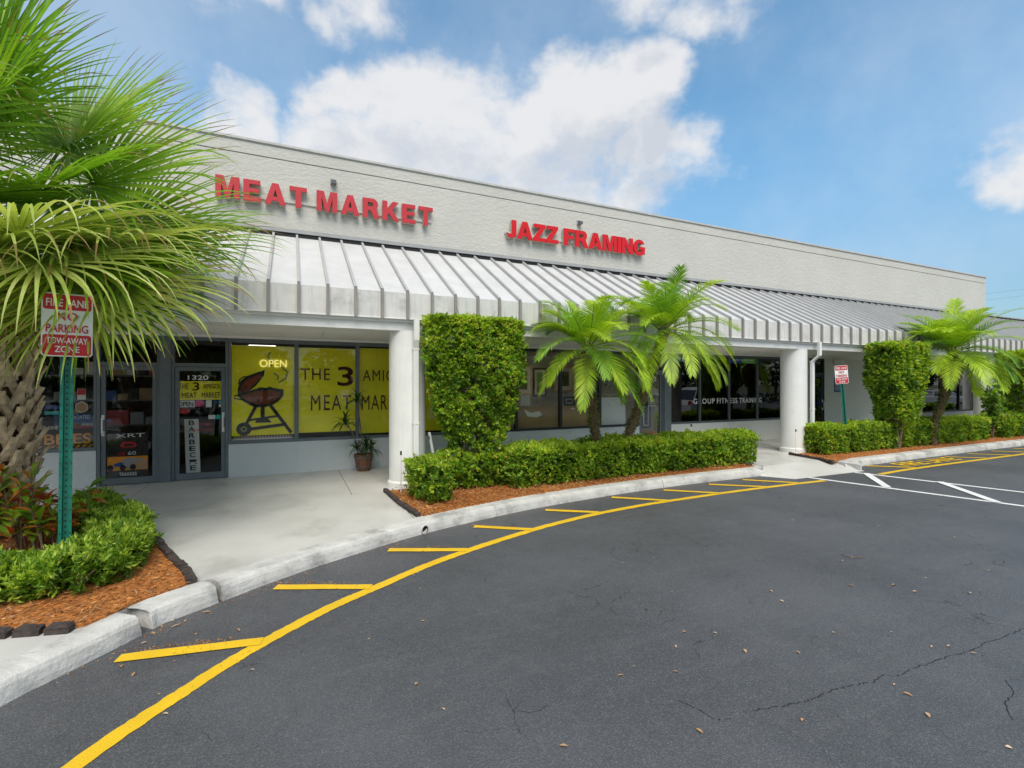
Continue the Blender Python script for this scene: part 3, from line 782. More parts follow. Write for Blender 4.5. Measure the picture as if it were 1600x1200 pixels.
def downspout(x, y0, y1):
    """square pipe that leaves the gutter, elbows back and runs down"""
    m = MB(); s = .042
    def sq(p, t=s): return [(p[0] - t, p[1] - t * .8, p[2]), (p[0] + t, p[1] - t * .8, p[2]), (p[0] + t, p[1] + t * .8, p[2]), (p[0] - t, p[1] + t * .8, p[2])]
    st = [sq((x, y0, 2.90)), sq((x, y0, 2.56)), sq((x, y1, 2.42)), sq((x, y1, PAV + .02))]
    for a, b in zip(st[:-1], st[1:]): m.hexa(b + a)
    for z in (2.40, 1.2): m.box(x - s - .008, y1 - s * .8 - .005, z, x + s + .008, y1 + s * .8 + .005, z + .03)
    m.build('downspout', 'white', B)


downspout(1.83, 7.66, 7.71); downspout(11.95, 7.66, 7.84); downspout(-7.7, 7.66, 7.72)

# shop front walls and interiors
def low_wall(x0, x1, mat):
    MB().box(x0, WY - .03, PAV + .001, x1, WY + .12, .742).build('sill_wall', mat, B)


low_wall(XL, -2.945, 'stucco_grey'); low_wall(-1.04, 3.47, 'stucco_grey'); low_wall(3.47, 8.36, 'stucco_grey'); low_wall(9.44, 15.33, 'stucco_pale')
MB().box(14.12, WY - .0, .742, 15.33, WY + .12, 2.69).build('wall', 'stucco_pale', B)
MB().box(16.06, WY - .03, PAV + .001, 21.95, WY + .12, 2.69).build('wall', 'stucco_pale', B)
low_wall(21.95, XE, 'stucco_pale')


def window(x0, x1, frame='slate', glass='glass', z0=.744, z1=2.69, fw=.035, label=None):
    m = MB(); y0, y1 = WY - .015, WY + .085
    m.box(x0, y0, z0, x1, y1, z0 + .055); m.box(x0, y0, z1 - .07, x1, y1, z1 - .001)
    m.box(x0, y0, z0 + .055, x0 + fw, y1, z1 - .07); m.box(x1 - fw, y0, z0 + .055, x1, y1, z1 - .07)
    f = m.build('window', frame, B, label=label)
    MB().box(x0 + fw, WY + .03, z0 + .055, x1 - fw, WY + .038, z1 - .07).build('pane', glass, f)
    return f


def door(x0, x1, handle_side, frame='slate', glass='glass', label=None, recess=0.0, leaf=True):
    y0, y1 = WY - .02 + recess, WY + .09 + recess; zt = 2.16
    m = MB(); fw = .045
    m.box(x0, y0, PAV + .001, x0 + fw, y1, 2.69); m.box(x1 - fw, y0, PAV + .001, x1, y1, 2.69)
    m.box(x0 + fw, y0, zt, x1 - fw, y1, zt + .06); m.box(x0 + fw, y0, 2.63, x1 - fw, y1, 2.689)
    d = m.build('door', frame, B, label=label)
    a, b = x0 + fw + .006, x1 - fw - .006; s = .062
    l = MB(); ya, yb = y0 + .02, y1 - .03
    l.box(a, ya, PAV + .012, b, yb, PAV + .12); l.box(a, ya, zt - .075, b, yb, zt - .006)
    l.box(a, ya, PAV + .12, a + s, yb, zt - .075); l.box(b - s, ya, PAV + .12, b, yb, zt - .075)
    l.build('door_leaf', frame, d)
    MB().box(a + s, y0 + .04, PAV + .12, b - s, y0 + .048, zt - .075).build('pane', glass, d)
    MB().box(x0 + fw, y0 + .05, zt + .06, x1 - fw, y0 + .058, 2.63).build('transom_pane', glass, d)
    hx = a + s * .5 if handle_side < 0 else b - s * .5
    h = MB(); h.tube([(hx, ya - .002, 1.02), (hx, ya - .06, 1.02), (hx, ya - .06, 1.29), (hx, ya - .002, 1.29)], .013, 8)
    h.box(hx - .02, ya - .008, .98, hx + .02, ya - .001, 1.06); h.box(hx - .02, ya - .008, 1.25, hx + .02, ya - .001, 1.33)
    h.build('handle', 'white', d)
    return d


XW = [-9.85, -8.7, -7.55, -6.4, -5.25, -4.1, -2.945]
for a, b in zip(XW[:-1], XW[1:]): window(a, b)
door_hobby = door(-2.94, -2.07, -1, label='glass door with racing truck poster and pull sticker')
MB().box(-2.068, WY - .05, PAV + .001, -1.912, WY + .09, 2.689).build('door_post', 'slate', B)
door_meat = door(-1.91, -1.045, 1, label='glass door with yellow meat market sign and number 1320')
for a, b in ((-1.04, .09), (.09, 1.22), (1.22, 2.35), (2.35, 3.47)): window(a, b)
for a, b in ((3.47, 4.78), (4.78, 5.98), (5.98, 7.13), (7.13, 8.35)): window(a, b, 'dark_frame')
door_jazz = door(8.352, 9.20, -1, label='glass door numbered 1322 with framed picture behind it')
MB().box(9.202, WY - .05, PAV + .001, 9.44, WY + .09, 2.689).build('door_post', 'slate', B)
for a, b in ((9.442, 10.54), (10.54, 11.70), (11.70, 12.89), (12.89, 14.12)): window(a, b, 'mullion', 'glass_dark', fw=.028)
door_far = door(15.332, 16.058, 1, 'dark_frame', 'glass_dark', label='dark glass door beside grey wall', recess=.0)
for i in range(9): window(21.95 + 1.38 * i, 21.95 + 1.38 * (i + 1), 'dark_frame', 'glass_dark', fw=.03)

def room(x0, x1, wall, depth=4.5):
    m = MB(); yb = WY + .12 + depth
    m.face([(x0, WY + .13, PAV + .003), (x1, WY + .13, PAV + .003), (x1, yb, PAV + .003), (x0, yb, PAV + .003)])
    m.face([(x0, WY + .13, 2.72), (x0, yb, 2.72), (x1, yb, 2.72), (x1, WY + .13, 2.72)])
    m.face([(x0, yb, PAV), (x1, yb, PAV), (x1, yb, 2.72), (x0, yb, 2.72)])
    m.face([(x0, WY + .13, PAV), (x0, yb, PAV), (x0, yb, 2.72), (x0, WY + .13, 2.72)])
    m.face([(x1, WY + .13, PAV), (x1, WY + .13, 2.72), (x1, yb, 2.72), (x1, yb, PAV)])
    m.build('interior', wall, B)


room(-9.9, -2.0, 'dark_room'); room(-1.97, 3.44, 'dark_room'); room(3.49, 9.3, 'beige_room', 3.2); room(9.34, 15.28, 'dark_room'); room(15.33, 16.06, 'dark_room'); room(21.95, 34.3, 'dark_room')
MB().box(-.80, 11.3, 2.60, -.30, 11.42, 2.66).build('lamp_and_fill', 'lamp_fill_glow', B)  # lit ceiling lamp of the meat market
for x in (4.6, 7.0): MB().box(x - .3, 10.36, 2.66, x + 1.0, 10.58, 2.70).build('lamp_and_fill', 'lamp_fill_glow', B)  # fill panels added out of view behind the header, brightening the framing shop window

# sign letters on the wall: heavy block capitals drawn as outlines (unit height), inner loops are holes
def arc(cx, cy, rx, ry, a0, a1, n=10): return [(cx + rx * math.cos(rad(a0 + (a1 - a0) * k / n)), cy + ry * math.sin(rad(a0 + (a1 - a0) * k / n))) for k in range(n + 1)]


GL = {
    'M': (1.04, [[(0, 0), (0, 1), (.36, 1), (.52, .40), (.68, 1), (1.04, 1), (1.04, 0), (.79, 0), (.79, .70), (.62, 0), (.42, 0), (.25, .70), (.25, 0)]]),
    'E': (.78, [[(0, 0), (0, 1), (.76, 1), (.76, .80), (.27, .80), (.27, .61), (.71, .61), (.71, .42), (.27, .42), (.27, .20), (.78, .20), (.78, 0)]]),
    'F': (.72, [[(0, 0), (0, 1), (.72, 1), (.72, .80), (.28, .80), (.28, .60), (.65, .60), (.65, .41), (.28, .41), (.28, 0)]]),
    'A': (.98, [[(0, 0), (.34, 1), (.64, 1), (.98, 0), (.70, 0), (.645, .17), (.335, .17), (.28, 0)], [(.395, .36), (.49, .70), (.585, .36)]]),
    'T': (.84, [[(0, 1), (.84, 1), (.84, .79), (.555, .79), (.555, 0), (.285, 0), (.285, .79), (0, .79)]]),
    'R': (.90, [[(0, 0), (0, 1), (.54, 1)] + arc(.54, .71, .29, .29, 80, -50, 8) + [(.92, 0), (.61, 0), (.42, .385), (.27, .385), (.27, 0)], [(.27, .80), (.27, .58), (.48, .58)] + arc(.48, .69, .085, .11, -80, 80, 6) + [(.48, .80)]]),
    'K': (.93, [[(0, 0), (0, 1), (.27, 1), (.27, .63), (.57, 1), (.90, 1), (.53, .58), (.94, 0), (.62, 0), (.36, .38), (.27, .28), (.27, 0)]]),
    'J': (.60, [[(.32, 1), (.60, 1), (.60, .30)] + arc(.30, .28, .30, .30, 0, -140, 10) + [(.02, .27), (.12, .22)] + arc(.23, .30, .09, .09, -110, 0, 5) + [(.32, .34)]]),
    'Z': (.78, [[(.03, 1), (.77, 1), (.77, .83), (.35, .21), (.79, .21), (.79, 0), (0, 0), (0, .18), (.42, .79), (.03, .79)]]),
    'I': (.28, [[(0, 0), (0, 1), (.28, 1), (.28, 0)]]),
    'N': (.86, [[(0, 0), (0, 1), (.28, 1), (.60, .44), (.60, 1), (.86, 1), (.86, 0), (.58, 0), (.26, .57), (.26, 0)]]),
    'G': (.90, [arc(.46, .5, .46, .52, 32, 318, 22) + [(.88, .10), (.90, .56), (.48, .56), (.48, .38), (.65, .38), (.65, .25)] + arc(.46, .5, .20, .31, 305, 45, 16)]),
}


def glyph_mesh(ch, sx, sz, y0, y1, x, z, grow=1.0):
    """outline -> filled, extruded letter; returns plain verts/faces in world place"""
    cu = bpy.data.curves.new('glyph', 'CURVE'); cu.dimensions = '2D'; cu.fill_mode = 'BOTH'; cu.extrude = .5
    wd, loops = GL[ch]
    for lp in loops:
        sp = cu.splines.new('POLY'); sp.points.add(len(lp) - 1); sp.use_cyclic_u = True
        for pt, (a, b) in zip(sp.points, lp): pt.co = (a, b, 0, 1)
    o = bpy.data.objects.new('glyph', cu); COL.objects.link(o)
    me = bpy.data.meshes.new_from_object(o.evaluated_get(bpy.context.evaluated_depsgraph_get()))
    bpy.data.objects.remove(o); bpy.data.curves.remove(cu)
    m = MB(); cx, cz = wd / 2, .5
    m.v = [(x + ((p.co.x - cx) * grow + cx) * sx, y1 if p.co.z > 0 else y0, z + ((p.co.y - cz) * grow + cz) * sz) for p in me.vertices]
    m.f = [tuple(f.vertices) for f in me.polygons]; m.m = [0] * len(m.f)
    bpy.data.meshes.remove(me); return m


def channel_sign(text, x0, x1, z0, z1, face, label, gap, space):
    t = thing('shop_sign', ((x0 + x1) / 2, WY - .14, z0), label, 'sign')
    tot = sum(space if c == ' ' else GL[c][0] + gap for c in text) - gap; sx = (x1 - x0) / tot; x = x0
    for c in text:
        if c == ' ': x += space * sx; continue
        l = glyph_mesh(c, sx, z1 - z0, WY - .112, WY - .14, x, z0).build('letter', face, t)
        glyph_mesh(c, sx, z1 - z0, WY - .03, WY - .111, x, z0, .985).build('letter_side', 'return', l)
        x += (GL[c][0] + gap) * sx
    MB().box(x0, WY - .029, z0 + .10, x1, WY - .001, z0 + .16).build('mounting_rail', 'stucco', t)
    return t


channel_sign('MEAT MARKET', -1.235, 2.745, 5.215, 5.605, 'red_face', 'red MEAT MARKET letters on the white wall', .17, .30)
channel_sign('JAZZ FRAMING', 4.47, 8.46, 5.215, 5.62, 'red_bright', 'bright red JAZZ FRAMING letters on the white wall', .045, .34)
for x, lab in ((.76, 'small grey light box above the MEAT MARKET letters'), (6.49, 'small grey light box above the JAZZ FRAMING letters')):
    t = thing('wall_lamp', (x, WY, 5.79), lab, 'lamp', 'small lamps on the upper wall')
    MB().box(x - .055, WY - .05, 5.80, x + .055, WY - .001, 5.90).build('back_plate', 'flash', t)
    m = MB(); m.prism([(x - .045, WY - .052, 5.81), (x - .045, WY - .13, 5.79), (x - .045, WY - .13, 5.86), (x - .045, WY - .052, 5.89)], (.09, 0, 0)); m.build('lamp_housing', 'mullion', t)


# ------------------------------------------------------------------ posters, stickers and goods in the windows
def flat(name, pts, y, mat, parent=None, th=.003, **tags):
    """thin printed or cut sheet standing in the plane y"""
    return MB().prism([(x, y, z) for x, z in pts], (0, th, 0)).build(name, mat, parent, **tags)


def rect(x0, z0, x1, z1): return [(x0, z0), (x1, z0), (x1, z1), (x0, z1)]
def disc(cx, cz, rx, rz=None, n=20): return [(cx + rx * math.cos(2 * math.pi * k / n), cz + (rz or rx) * math.sin(2 * math.pi * k / n)) for k in range(n)]


def stroke(name, pts, w, y, mat, parent, **tags):
    P = [Vector((p[0], 0, p[1])) for p in pts]; rows = []
    for i, p in enumerate(P):
        t = (P[min(i + 1, len(P) - 1)] - P[max(i - 1, 0)]).normalized(); s = Vector((-t.z, 0, t.x)) * w / 2
        rows.append([p + s + Vector((0, y, 0)), p - s + Vector((0, y, 0))])
    return MB().strip(rows).build(name, mat, parent, **tags)


YG = 10.20                                                 # just behind the glass
GP = 'yellow paper posters in the meat market windows'
p1 = flat('poster', rect(-1.0, .885, .055, 2.57), YG, 'poster', label='yellow paper poster with painted kettle grill', category='poster', group=GP)
YA, YB, YC = YG - .004, YG - .007, YG - .010
flat('grill_lid', [(-.90, 1.62), (-.90, 1.76), (-.86, 1.90), (-.75, 2.0), (-.45, 2.12), (-.47, 2.0), (-.60, 1.82), (-.72, 1.71), (-.84, 1.64)], YA, 'grill_dark', p1)
flat('grill_lid_inside', [(-.86, 1.68), (-.85, 1.78), (-.81, 1.87), (-.73, 1.945), (-.50, 2.06), (-.53, 1.97), (-.63, 1.83), (-.75, 1.72)], YB, 'grill_brown', p1)
stroke('grill_handle', [(-.885, 1.84), (-.87, 1.93), (-.80, 1.985), (-.74, 1.985)], .022, YA, 'grill_dark', p1)
stroke('grill_side_handle', [(-.84, 1.66), (-.95, 1.63), (-.95, 1.58), (-.82, 1.56)], .022, YA, 'grill_dark', p1)
flat('grill_bowl', [(-.91, 1.64), (-.62, 1.755), (-.52, 1.79), (-.44, 1.775), (-.38, 1.80), (-.30, 1.775), (-.13, 1.745), (-.14, 1.62), (-.22, 1.52), (-.34, 1.44), (-.50, 1.40), (-.66, 1.43), (-.80, 1.52)], YA, 'grill_dark', p1)
flat('grill_coals', [(-.84, 1.63), (-.60, 1.72), (-.36, 1.735), (-.19, 1.69), (-.21, 1.61), (-.30, 1.52), (-.46, 1.46), (-.64, 1.48), (-.77, 1.56)], YB, 'grill_brown', p1)
for a, b, wd in (((-.60, 1.44), (-.82, .98), .055), ((-.36, 1.45), (.0, .91), .06), ((-.49, 1.42), (-.49, 1.18), .07), ((-.74, 1.17), (-.24, 1.24), .04), ((-.84, .99), (-.08, 1.08), .06)):
    stroke('grill_leg', [a, b], wd, YA, 'grill_dark', p1)
flat('grill_pan', [(-.62, 1.12), (-.58, 1.20), (-.49, 1.23), (-.40, 1.20), (-.34, 1.12)], YB, 'grill_dark', p1)
flat('grill_wheel', disc(-.80, 1.01, .125), YB, 'grill_dark', p1); flat('grill_wheel_hub', disc(-.80, 1.01, .055), YC, 'grill_grey', p1); flat('grill_wheel_axle', disc(-.80, 1.01, .022), YC - .003, 'grill_dark', p1)
stroke('smoke', [(-.36, 2.46), (-.40, 2.36), (-.33, 2.27), (-.36, 2.18)], .03, YA, 'grill_grey', p1)
stroke('smoke', [(-.18, 2.18), (-.06, 2.08), (-.10, 1.95), (-.22, 1.88)], .035, YA, 'grill_grey', p1)
stroke('smoke', [(-.30, 2.06), (-.22, 2.0), (-.24, 1.93)], .03, YA, 'grill_grey', p1)
lettering('OPEN', -.54, -.08, 2.17, 2.31, YG - .012, 'neon', p1, name='lit_lettering', depth=.006)
p2 = flat('poster', rect(.13, .90, 1.185, 2.56), YG, 'poster', label='yellow paper poster reading THE 3 and MEAT beside grill poster', category='poster', group=GP)
lettering('THE', .17, .70, 1.93, 2.155, YA, 'poster_ink', p2, gap=1.15); lettering('3', .84, 1.15, 1.81, 2.20, YA, 'poster_ink', p2, bold=.012); lettering('MEAT', .35, 1.10, 1.33, 1.63, YA, 'poster_ink', p2, gap=1.2)
p3 = flat('poster', rect(1.255, .84, 2.32, 2.585), YG, 'poster', label='yellow paper poster partly behind the near white column', category='poster', group=GP)
lettering('AMIGOS', 1.33, 2.30, 1.91, 2.14, YA, 'poster_ink', p3, gap=1.15); lettering('MARKET', 1.31, 2.29, 1.32, 1.62, YA, 'poster_ink', p3, gap=1.15)
flat('poster', rect(2.385, .84, 3.43, 2.585), YG, 'poster', label='plain yellow paper poster behind the tall clipped shrub', category='poster', group=GP)
tc_ = thing('table', (-.5, 10.6, PAV), 'table with red checked cloth in meat market window', 'table')
MB().box(-1.0, 10.23, .80, .03, 10.9, .83).build('table_top', 'white', tc_)
for lx in (-.95, -.02):
    for ly in (10.28, 10.85): MB().box(lx - .02, ly - .02, PAV + .004, lx + .02, ly + .02, .80).build('leg', 'white', tc_)
MB().hexa([(-1.0, 10.215, .76), (.03, 10.215, .76), (.03, 10.9, .76), (-1.0, 10.9, .76), (-.93, 10.25, .862), (-.03, 10.25, .862), (-.03, 10.85, .862), (-.93, 10.85, .862)]).build('tablecloth', 'gingham', tc_)

# meat market door: hand-made poster, OPEN card, barbecue board, stickers
YD = 10.182
MT['door_num'] = MT['sign_white']
lettering('1320', -1.67, -1.36, 1.925, 2.005, 10.165, 'sign_white', door_meat, bold=.01)
pd_ = flat('poster', rect(-1.85, 1.565, -1.15, 1.90), YD, 'poster', label='small yellow THE 3 AMIGOS MEAT MARKET poster on the glass door', category='poster', group=GP)
lettering('THE', -1.81, -1.66, 1.76, 1.86, YD - .004, 'poster_ink', pd_); lettering('3', -1.60, -1.50, 1.73, 1.88, YD - .004, 'poster_ink', pd_, bold=.012)
lettering('AMIGOS', -1.44, -1.18, 1.765, 1.855, YD - .004, 'poster_ink', pd_); lettering('MEAT', -1.76, -1.54, 1.60, 1.695, YD - .004, 'poster_ink', pd_); lettering('MARKET', -1.46, -1.18, 1.60, 1.70, YD - .004, 'poster_ink', pd_)
oc = flat('open_card', rect(-1.84, 1.435, -1.57, 1.555), YD, 'sign_white', label='white OPEN card below yellow door poster', category='card')
lettering('OPEN', -1.82, -1.59, 1.455, 1.535, YD - .004, 'black', oc, bold=.012)
bq = thing('barbecue_board', (-1.64, 10.5, PAV), 'tall white board reading BARBECUE leaning behind glass door', 'board')
bm = MB(); bm.hexa([(-1.72, 10.32, .16), (-1.50, 10.32, .16), (-1.50, 10.345, .16), (-1.72, 10.345, .16), (-1.765, 10.40, 1.21), (-1.545, 10.40, 1.21), (-1.545, 10.425, 1.21), (-1.765, 10.425, 1.21)])
bm.build('board', 'sign_white', bq)
for i, ch in enumerate('BARBEC*E'):
    z = 1.10 - i * .116; f = (z - .16) / 1.05; cx = -1.61 - .045 * f - .0; y = 10.315 + .08 * f - .006
    if ch == '*':
        g = flat('grill_mark', [(cx - .06, z + .075), (cx + .06, z + .075), (cx + .045, z + .035), (cx - .045, z + .035)], y, 'black', bq)
        stroke('grill_mark', [(cx - .03, z + .03), (cx - .06, z - .01)], .012, y, 'black', bq); stroke('grill_mark', [(cx + .03, z + .03), (cx + .06, z - .01)], .012, y, 'black', bq)
    else: lettering(ch, cx - .045, cx + .045, z, z + .088, y, 'black', bq, bold=.012)
SG = 'small stickers on the shop windows'
def sticker(pts, mat, label, y=YD, txt=None, tm='white', tb=None):
    s = flat('sticker', pts, y, mat, label=label, category='sticker', group=SG)
    if txt: lettering(txt, *tb, y - .004, tm, s)
    return s


MT['white_ink'] = MT['sign_white']
sticker(rect(-1.40, 1.43, -1.31, 1.56), 'sign_white', 'tall white card sticker beside OPEN card')
sticker(rect(-1.36, 1.215, -1.255, 1.29), 'sign_white', 'pale sticker beside door pull handle')
sticker(disc(-1.21, 1.25, .045), 'teal', 'round teal sticker beside door pull handle')
for i, (x, z, mm, nm) in enumerate(((-1.28, 1.50, 'blue', 'dark blue'), (-1.20, 1.50, 'teal', 'teal'), (-1.28, 1.43, 'black', 'black'), (-1.20, 1.43, 'sign_white', 'white'))):
    sticker(rect(x, z, x + .065, z + .05), mm, f'{nm} square of the little sticker cluster right of OPEN card')
sticker(disc(-1.50, 1.50, .075, .06), 'pink', 'red pink oval sticker right of OPEN card')
sticker(disc(-1.73, 1.37, .085, .05), 'sign_red', 'dark red oval sticker under OPEN card')
lettering('FRESH MEATS', -1.52, -1.30, 1.10, 1.15, YD, 'sign_red', door_meat, name='red_lettering'); lettering('SEAFOOD', -1.62, -1.28, 1.00, 1.05, YD, 'sign_red', door_meat, name='red_lettering')

# hobby shop door and window
lp = flat('poster', rect(-2.82, .235, -2.245, 1.02), YD, 'black', label='black poster with orange desert and blue racing truck on left door', category='poster')
flat('poster_picture', rect(-2.81, .38, -2.255, .615), YD - .003, 'orange', lp)
flat('dust_cloud', [(-2.62, .39), (-2.26, .39), (-2.26, .56), (-2.36, .53), (-2.45, .50)], YD - .005, 'card', lp)
flat('truck_body', [(-2.74, .45), (-2.73, .50), (-2.62, .53), (-2.55, .59), (-2.44, .585), (-2.33, .57), (-2.31, .55), (-2.42, .51), (-2.50, .44)], YD - .007, 'flash', lp)
flat('truck_bonnet', [(-2.72, .455), (-2.715, .495), (-2.63, .525), (-2.59, .50), (-2.60, .455)], YD - .009, 'blue', lp)
for x, z in ((-2.77, .43), (-2.60, .425), (-2.46, .43)): flat('truck_wheel', disc(x, z, .042, .05, 14), YD - .011, 'black', lp)
lettering('TRAXXAS', -2.65, -2.41, .285, .345, YD - .005, 'sign_white', lp, bold=.01)
lettering('VR', -2.67, -2.56, .635, .695, YD - .005, 'sign_red', lp); lettering('60', -2.53, -2.42, .64, .70, YD - .005, 'sign_white', lp)
lettering('XRT', -2.70, -2.30, .94, 1.005, YD - .005, 'sign_white', lp)
flat('truck_front', [(-2.64, .80), (-2.60, .865), (-2.45, .865), (-2.40, .80), (-2.44, .77), (-2.60, .77)], YD - .005, 'sign_red', lp); flat('truck_grille', [(-2.60, .79), (-2.58, .83), (-2.46, .83), (-2.44, .79)], YD - .007, 'black', lp)
sticker(rect(-2.885, 1.205, -2.745, 1.26), 'blue', 'small blue PULL sticker on hobby shop door', txt='PULL', tm='sign_white', tb=(-2.865, -2.765, 1.218, 1.247))
hb = flat('banner', rect(-4.06, .80, -2.985, 1.09), YG, 'black', label='black banner with orange HOBBIES lettering in left window', category='banner')
lettering('HOBBIES', -4.03, -3.03, .865, 1.035, YG - .004, 'orange', hb, bold=.012)
for i in range(13): flat('stripe', [(-4.04 + i * .08, .805), (-4.0 + i * .08, .805), (-3.96 + i * .08, .845), (-4.0 + i * .08, .845)], YG - .004, 'orange', hb)
sticker(rect(-3.40, 1.20, -3.01, 1.35), 'blue', 'wide blue ASSOCIATED sticker above hobby banner', YG, 'ASSOCIATED', 'sign_white', (-3.37, -3.04, 1.27, 1.33))
lettering('TRAXXAS', -3.27, -3.02, 1.11, 1.165, YG, 'sign_red', COL.objects['sticker'].parent or B, name='red_lettering', bold=.012)
s = sticker(rect(-3.21, 1.59, -3.10, 1.77), 'sign_white', 'tall red and white sticker high in hobby window', YG); flat('red_field', rect(-3.205, 1.67, -3.105, 1.765), YG - .003, 'sign_red', s)
s = sticker([(-3.155 + .09 * math.sin(a), 1.465 + .10 * math.cos(a)) for a in (0, 1.05, 2.09, 3.14, 4.19, 5.24)], 'sign_white', 'red hexagon sticker above blue ASSOCIATED sticker', YG)
flat('hexagon_field', [(-3.155 + .078 * math.sin(a), 1.465 + .087 * math.cos(a)) for a in (0, 1.05, 2.09, 3.14, 4.19, 5.24)], YG - .003, 'card', s)
sticker(rect(-3.62, 1.44, -3.44, 1.50), 'blue', 'upper narrow blue sticker left of sign post', YG); sticker(rect(-3.62, 1.35, -3.44, 1.41), 'teal', 'lower narrow teal sticker left of sign post', YG)
lettering('PRO-LINE', -3.72, -3.45, 1.11, 1.17, YG, 'sign_white', B, name='white_lettering')
# dim stock on shelves inside the hobby shop
sh = thing('shelf', (-4.3, 12.2, PAV), 'dark shelves of boxes inside the hobby shop', 'shelf')
for z in (.5, 1.0, 1.5, 2.0):
    MB().box(-6, 12.0, z, -2.2, 12.4, z + .03).build('shelf_board', 'mullion', sh)
    x = -5.9
    while x < -2.5:
        wdt = random.uniform(.15, .4); MB().box(x, 12.05, z + .031, x + wdt - .03, 12.35, z + random.uniform(.15, .4)).build('box', random.choice(['card', 'blue', 'black', 'flash', 'sign_red', 'soffit']), sh); x += wdt
for x in (-6.03, -2.2): MB().box(x, 12.0, PAV + .004, x + .03, 12.4, 2.2).build('shelf_side', 'mullion', sh)

# framing shop: cardboard sheets, boards and frames standing in the window
CG = 'cardboard sheets in the framing shop window'
flat('cardboard_sheet', [(3.52, .80), (4.74, .80), (4.74, 1.33), (3.52, 1.33)], 10.215, 'card', th=.01, label='cardboard sheet in framing shop window behind clipped shrub', category='cardboard', group=CG)
flat('cardboard_sheet', [(4.82, .80), (5.95, .80), (5.94, 1.31), (4.84, 1.29)], 10.215, 'card', th=.01, label='cardboard sheet with torn white paper left of first palm trunk', category='cardboard', group=CG)
flat('torn_paper', [(5.0, 1.26), (5.2, 1.16), (5.42, 1.20), (5.5, 1.10), (5.35, 1.05), (5.1, 1.08)], 10.210, 'soffit', COL.objects['cardboard_sheet.001'])
flat('cardboard_sheet', [(6.02, .80), (7.10, .80), (7.10, 1.31), (6.04, 1.29)], 10.215, 'card', th=.01, label='cardboard sheet behind the first palm trunk', category='cardboard', group=CG)
for x in (6.3, 6.85): flat('tape', rect(x, 1.22 - (x - 6.3) * .2, x + .12, 1.25 - (x - 6.3) * .2), 10.210, 'soffit', COL.objects['cardboard_sheet.002'])
gb = MB().hexa([(7.2, 10.25, .80), (8.02, 10.25, .80), (8.02, 10.27, .80), (7.2, 10.27, .80), (7.23, 10.32, 1.50), (8.05, 10.32, 1.50), (8.05, 10.34, 1.50), (7.23, 10.34, 1.50)]).build('white_board', 'white', None, label='white mount board leaning in framing shop window', category='board')
MB().hexa([(7.2, 10.46, .80), (8.05, 10.46, .80), (8.05, 10.47, .80), (7.2, 10.47, .80), (7.2, 10.47, 1.58), (8.05, 10.47, 1.58), (8.05, 10.48, 1.58), (7.2, 10.48, 1.58)]).build('green_board', 'grill_grey', None, label='pale green mount board behind the white board', category='board')
flat('white_card', rect(5.0, 1.32, 5.25, 1.58), 10.36, 'white', th=.01, label='white card standing on cardboard behind window', category='card')
FG = 'picture frames inside the framing shop'
def picture(x0, z0, x1, z1, y, fr, label, inner='dark_room', mount='white', fw=.05):
    t = thing('picture_frame', ((x0 + x1) / 2, y, z0), label, 'picture frame', FG)
    m = MB()
    m.box(x0, y, z0, x1, y + .03, z0 + fw); m.box(x0, y, z1 - fw, x1, y + .03, z1); m.box(x0, y, z0 + fw, x0 + fw, y + .03, z1 - fw); m.box(x1 - fw, y, z0 + fw, x1, y + .03, z1 - fw)
    m.build('frame', fr, t)
    MB().box(x0 + fw, y + .012, z0 + fw, x1 - fw, y + .02, z1 - fw).build('mount', mount, t)
    q = .16 * (x1 - x0); MB().box(x0 + fw + q, y + .008, z0 + fw + q, x1 - fw - q, y + .0115, z1 - fw - q).build('picture', inner, t)


picture(5.3, 1.55, 5.95, 2.35, 11.6, 'card', 'large brown framed picture on left part of framing shop wall', 'fern', 'beige_room')
picture(6.12, 1.50, 6.55, 2.30, 11.9, 'black', 'tall black framed picture behind the first palm', 'date_dark', 'beige_room')
picture(6.35, 1.30, 6.66, 1.52, 10.6, 'black', 'small black frame standing on the cardboard', 'dark_room', 'flash', .03)
picture(4.3, 1.2, 5.0, 2.1, 12.6, 'black', 'dark framed picture at far left of framing shop', 'pot', 'beige_room')
picture(7.3, 1.62, 8.0, 2.4, 12.8, 'card', 'framed landscape on framing shop back wall', 'fern', 'beige_room')
picture(8.84, .62, 9.16, 1.64, 10.6, 'black', 'tall black frame with pale mount behind door 1322', 'dark_room', 'white', .05)
picture(8.55, 1.75, 8.95, 2.25, 12.9, 'pot', 'small brown frame high behind door 1322', 'dark_room', 'beige_room')
pk = flat('poster', rect(6.86, 1.33, 7.11, 1.74), 10.21, 'blue', label='blue and pink poster in window right of first palm', category='poster')
flat('pink_shape', disc(6.99, 1.57, .09, .07), 10.205, 'pink', pk); flat('pink_shape', disc(6.97, 1.45, .06, .05), 10.205, 'teal', pk)
no = thing('neon_sign', (7.48, 10.22, 1.72), 'unlit OPEN neon tube sign in framing shop window', 'sign')
lettering('OPEN', 7.28, 7.70, 1.735, 1.90, 10.22, 'neon_off', no, depth=.012)
stroke('tube', [(7.23 + .25 * (1 - math.cos(a)), 1.90 + .06 * math.sin(a)) for a in [math.pi * k / 12 for k in range(13)]], .012, 10.22, 'neon_off', no)
lm = MB(); lm.tube([(7.81, 10.9, 2.72), (7.81, 10.9, 2.42)], .008, 6); lm.build('pendant_cord', 'black', thing('pendant_lamp', (7.81, 10.9, 2.1), 'white globe lamp hanging in framing shop window', 'lamp'))
gl = MB(); gl.strip([[(7.81 + .13 * math.sin(a) * math.cos(b), 10.9 + .13 * math.sin(a) * math.sin(b), 2.29 + .13 * math.cos(a)) for b in [2 * math.pi * k / 16 for k in range(17)]] for a in [math.pi * k / 10 for k in range(11)]])
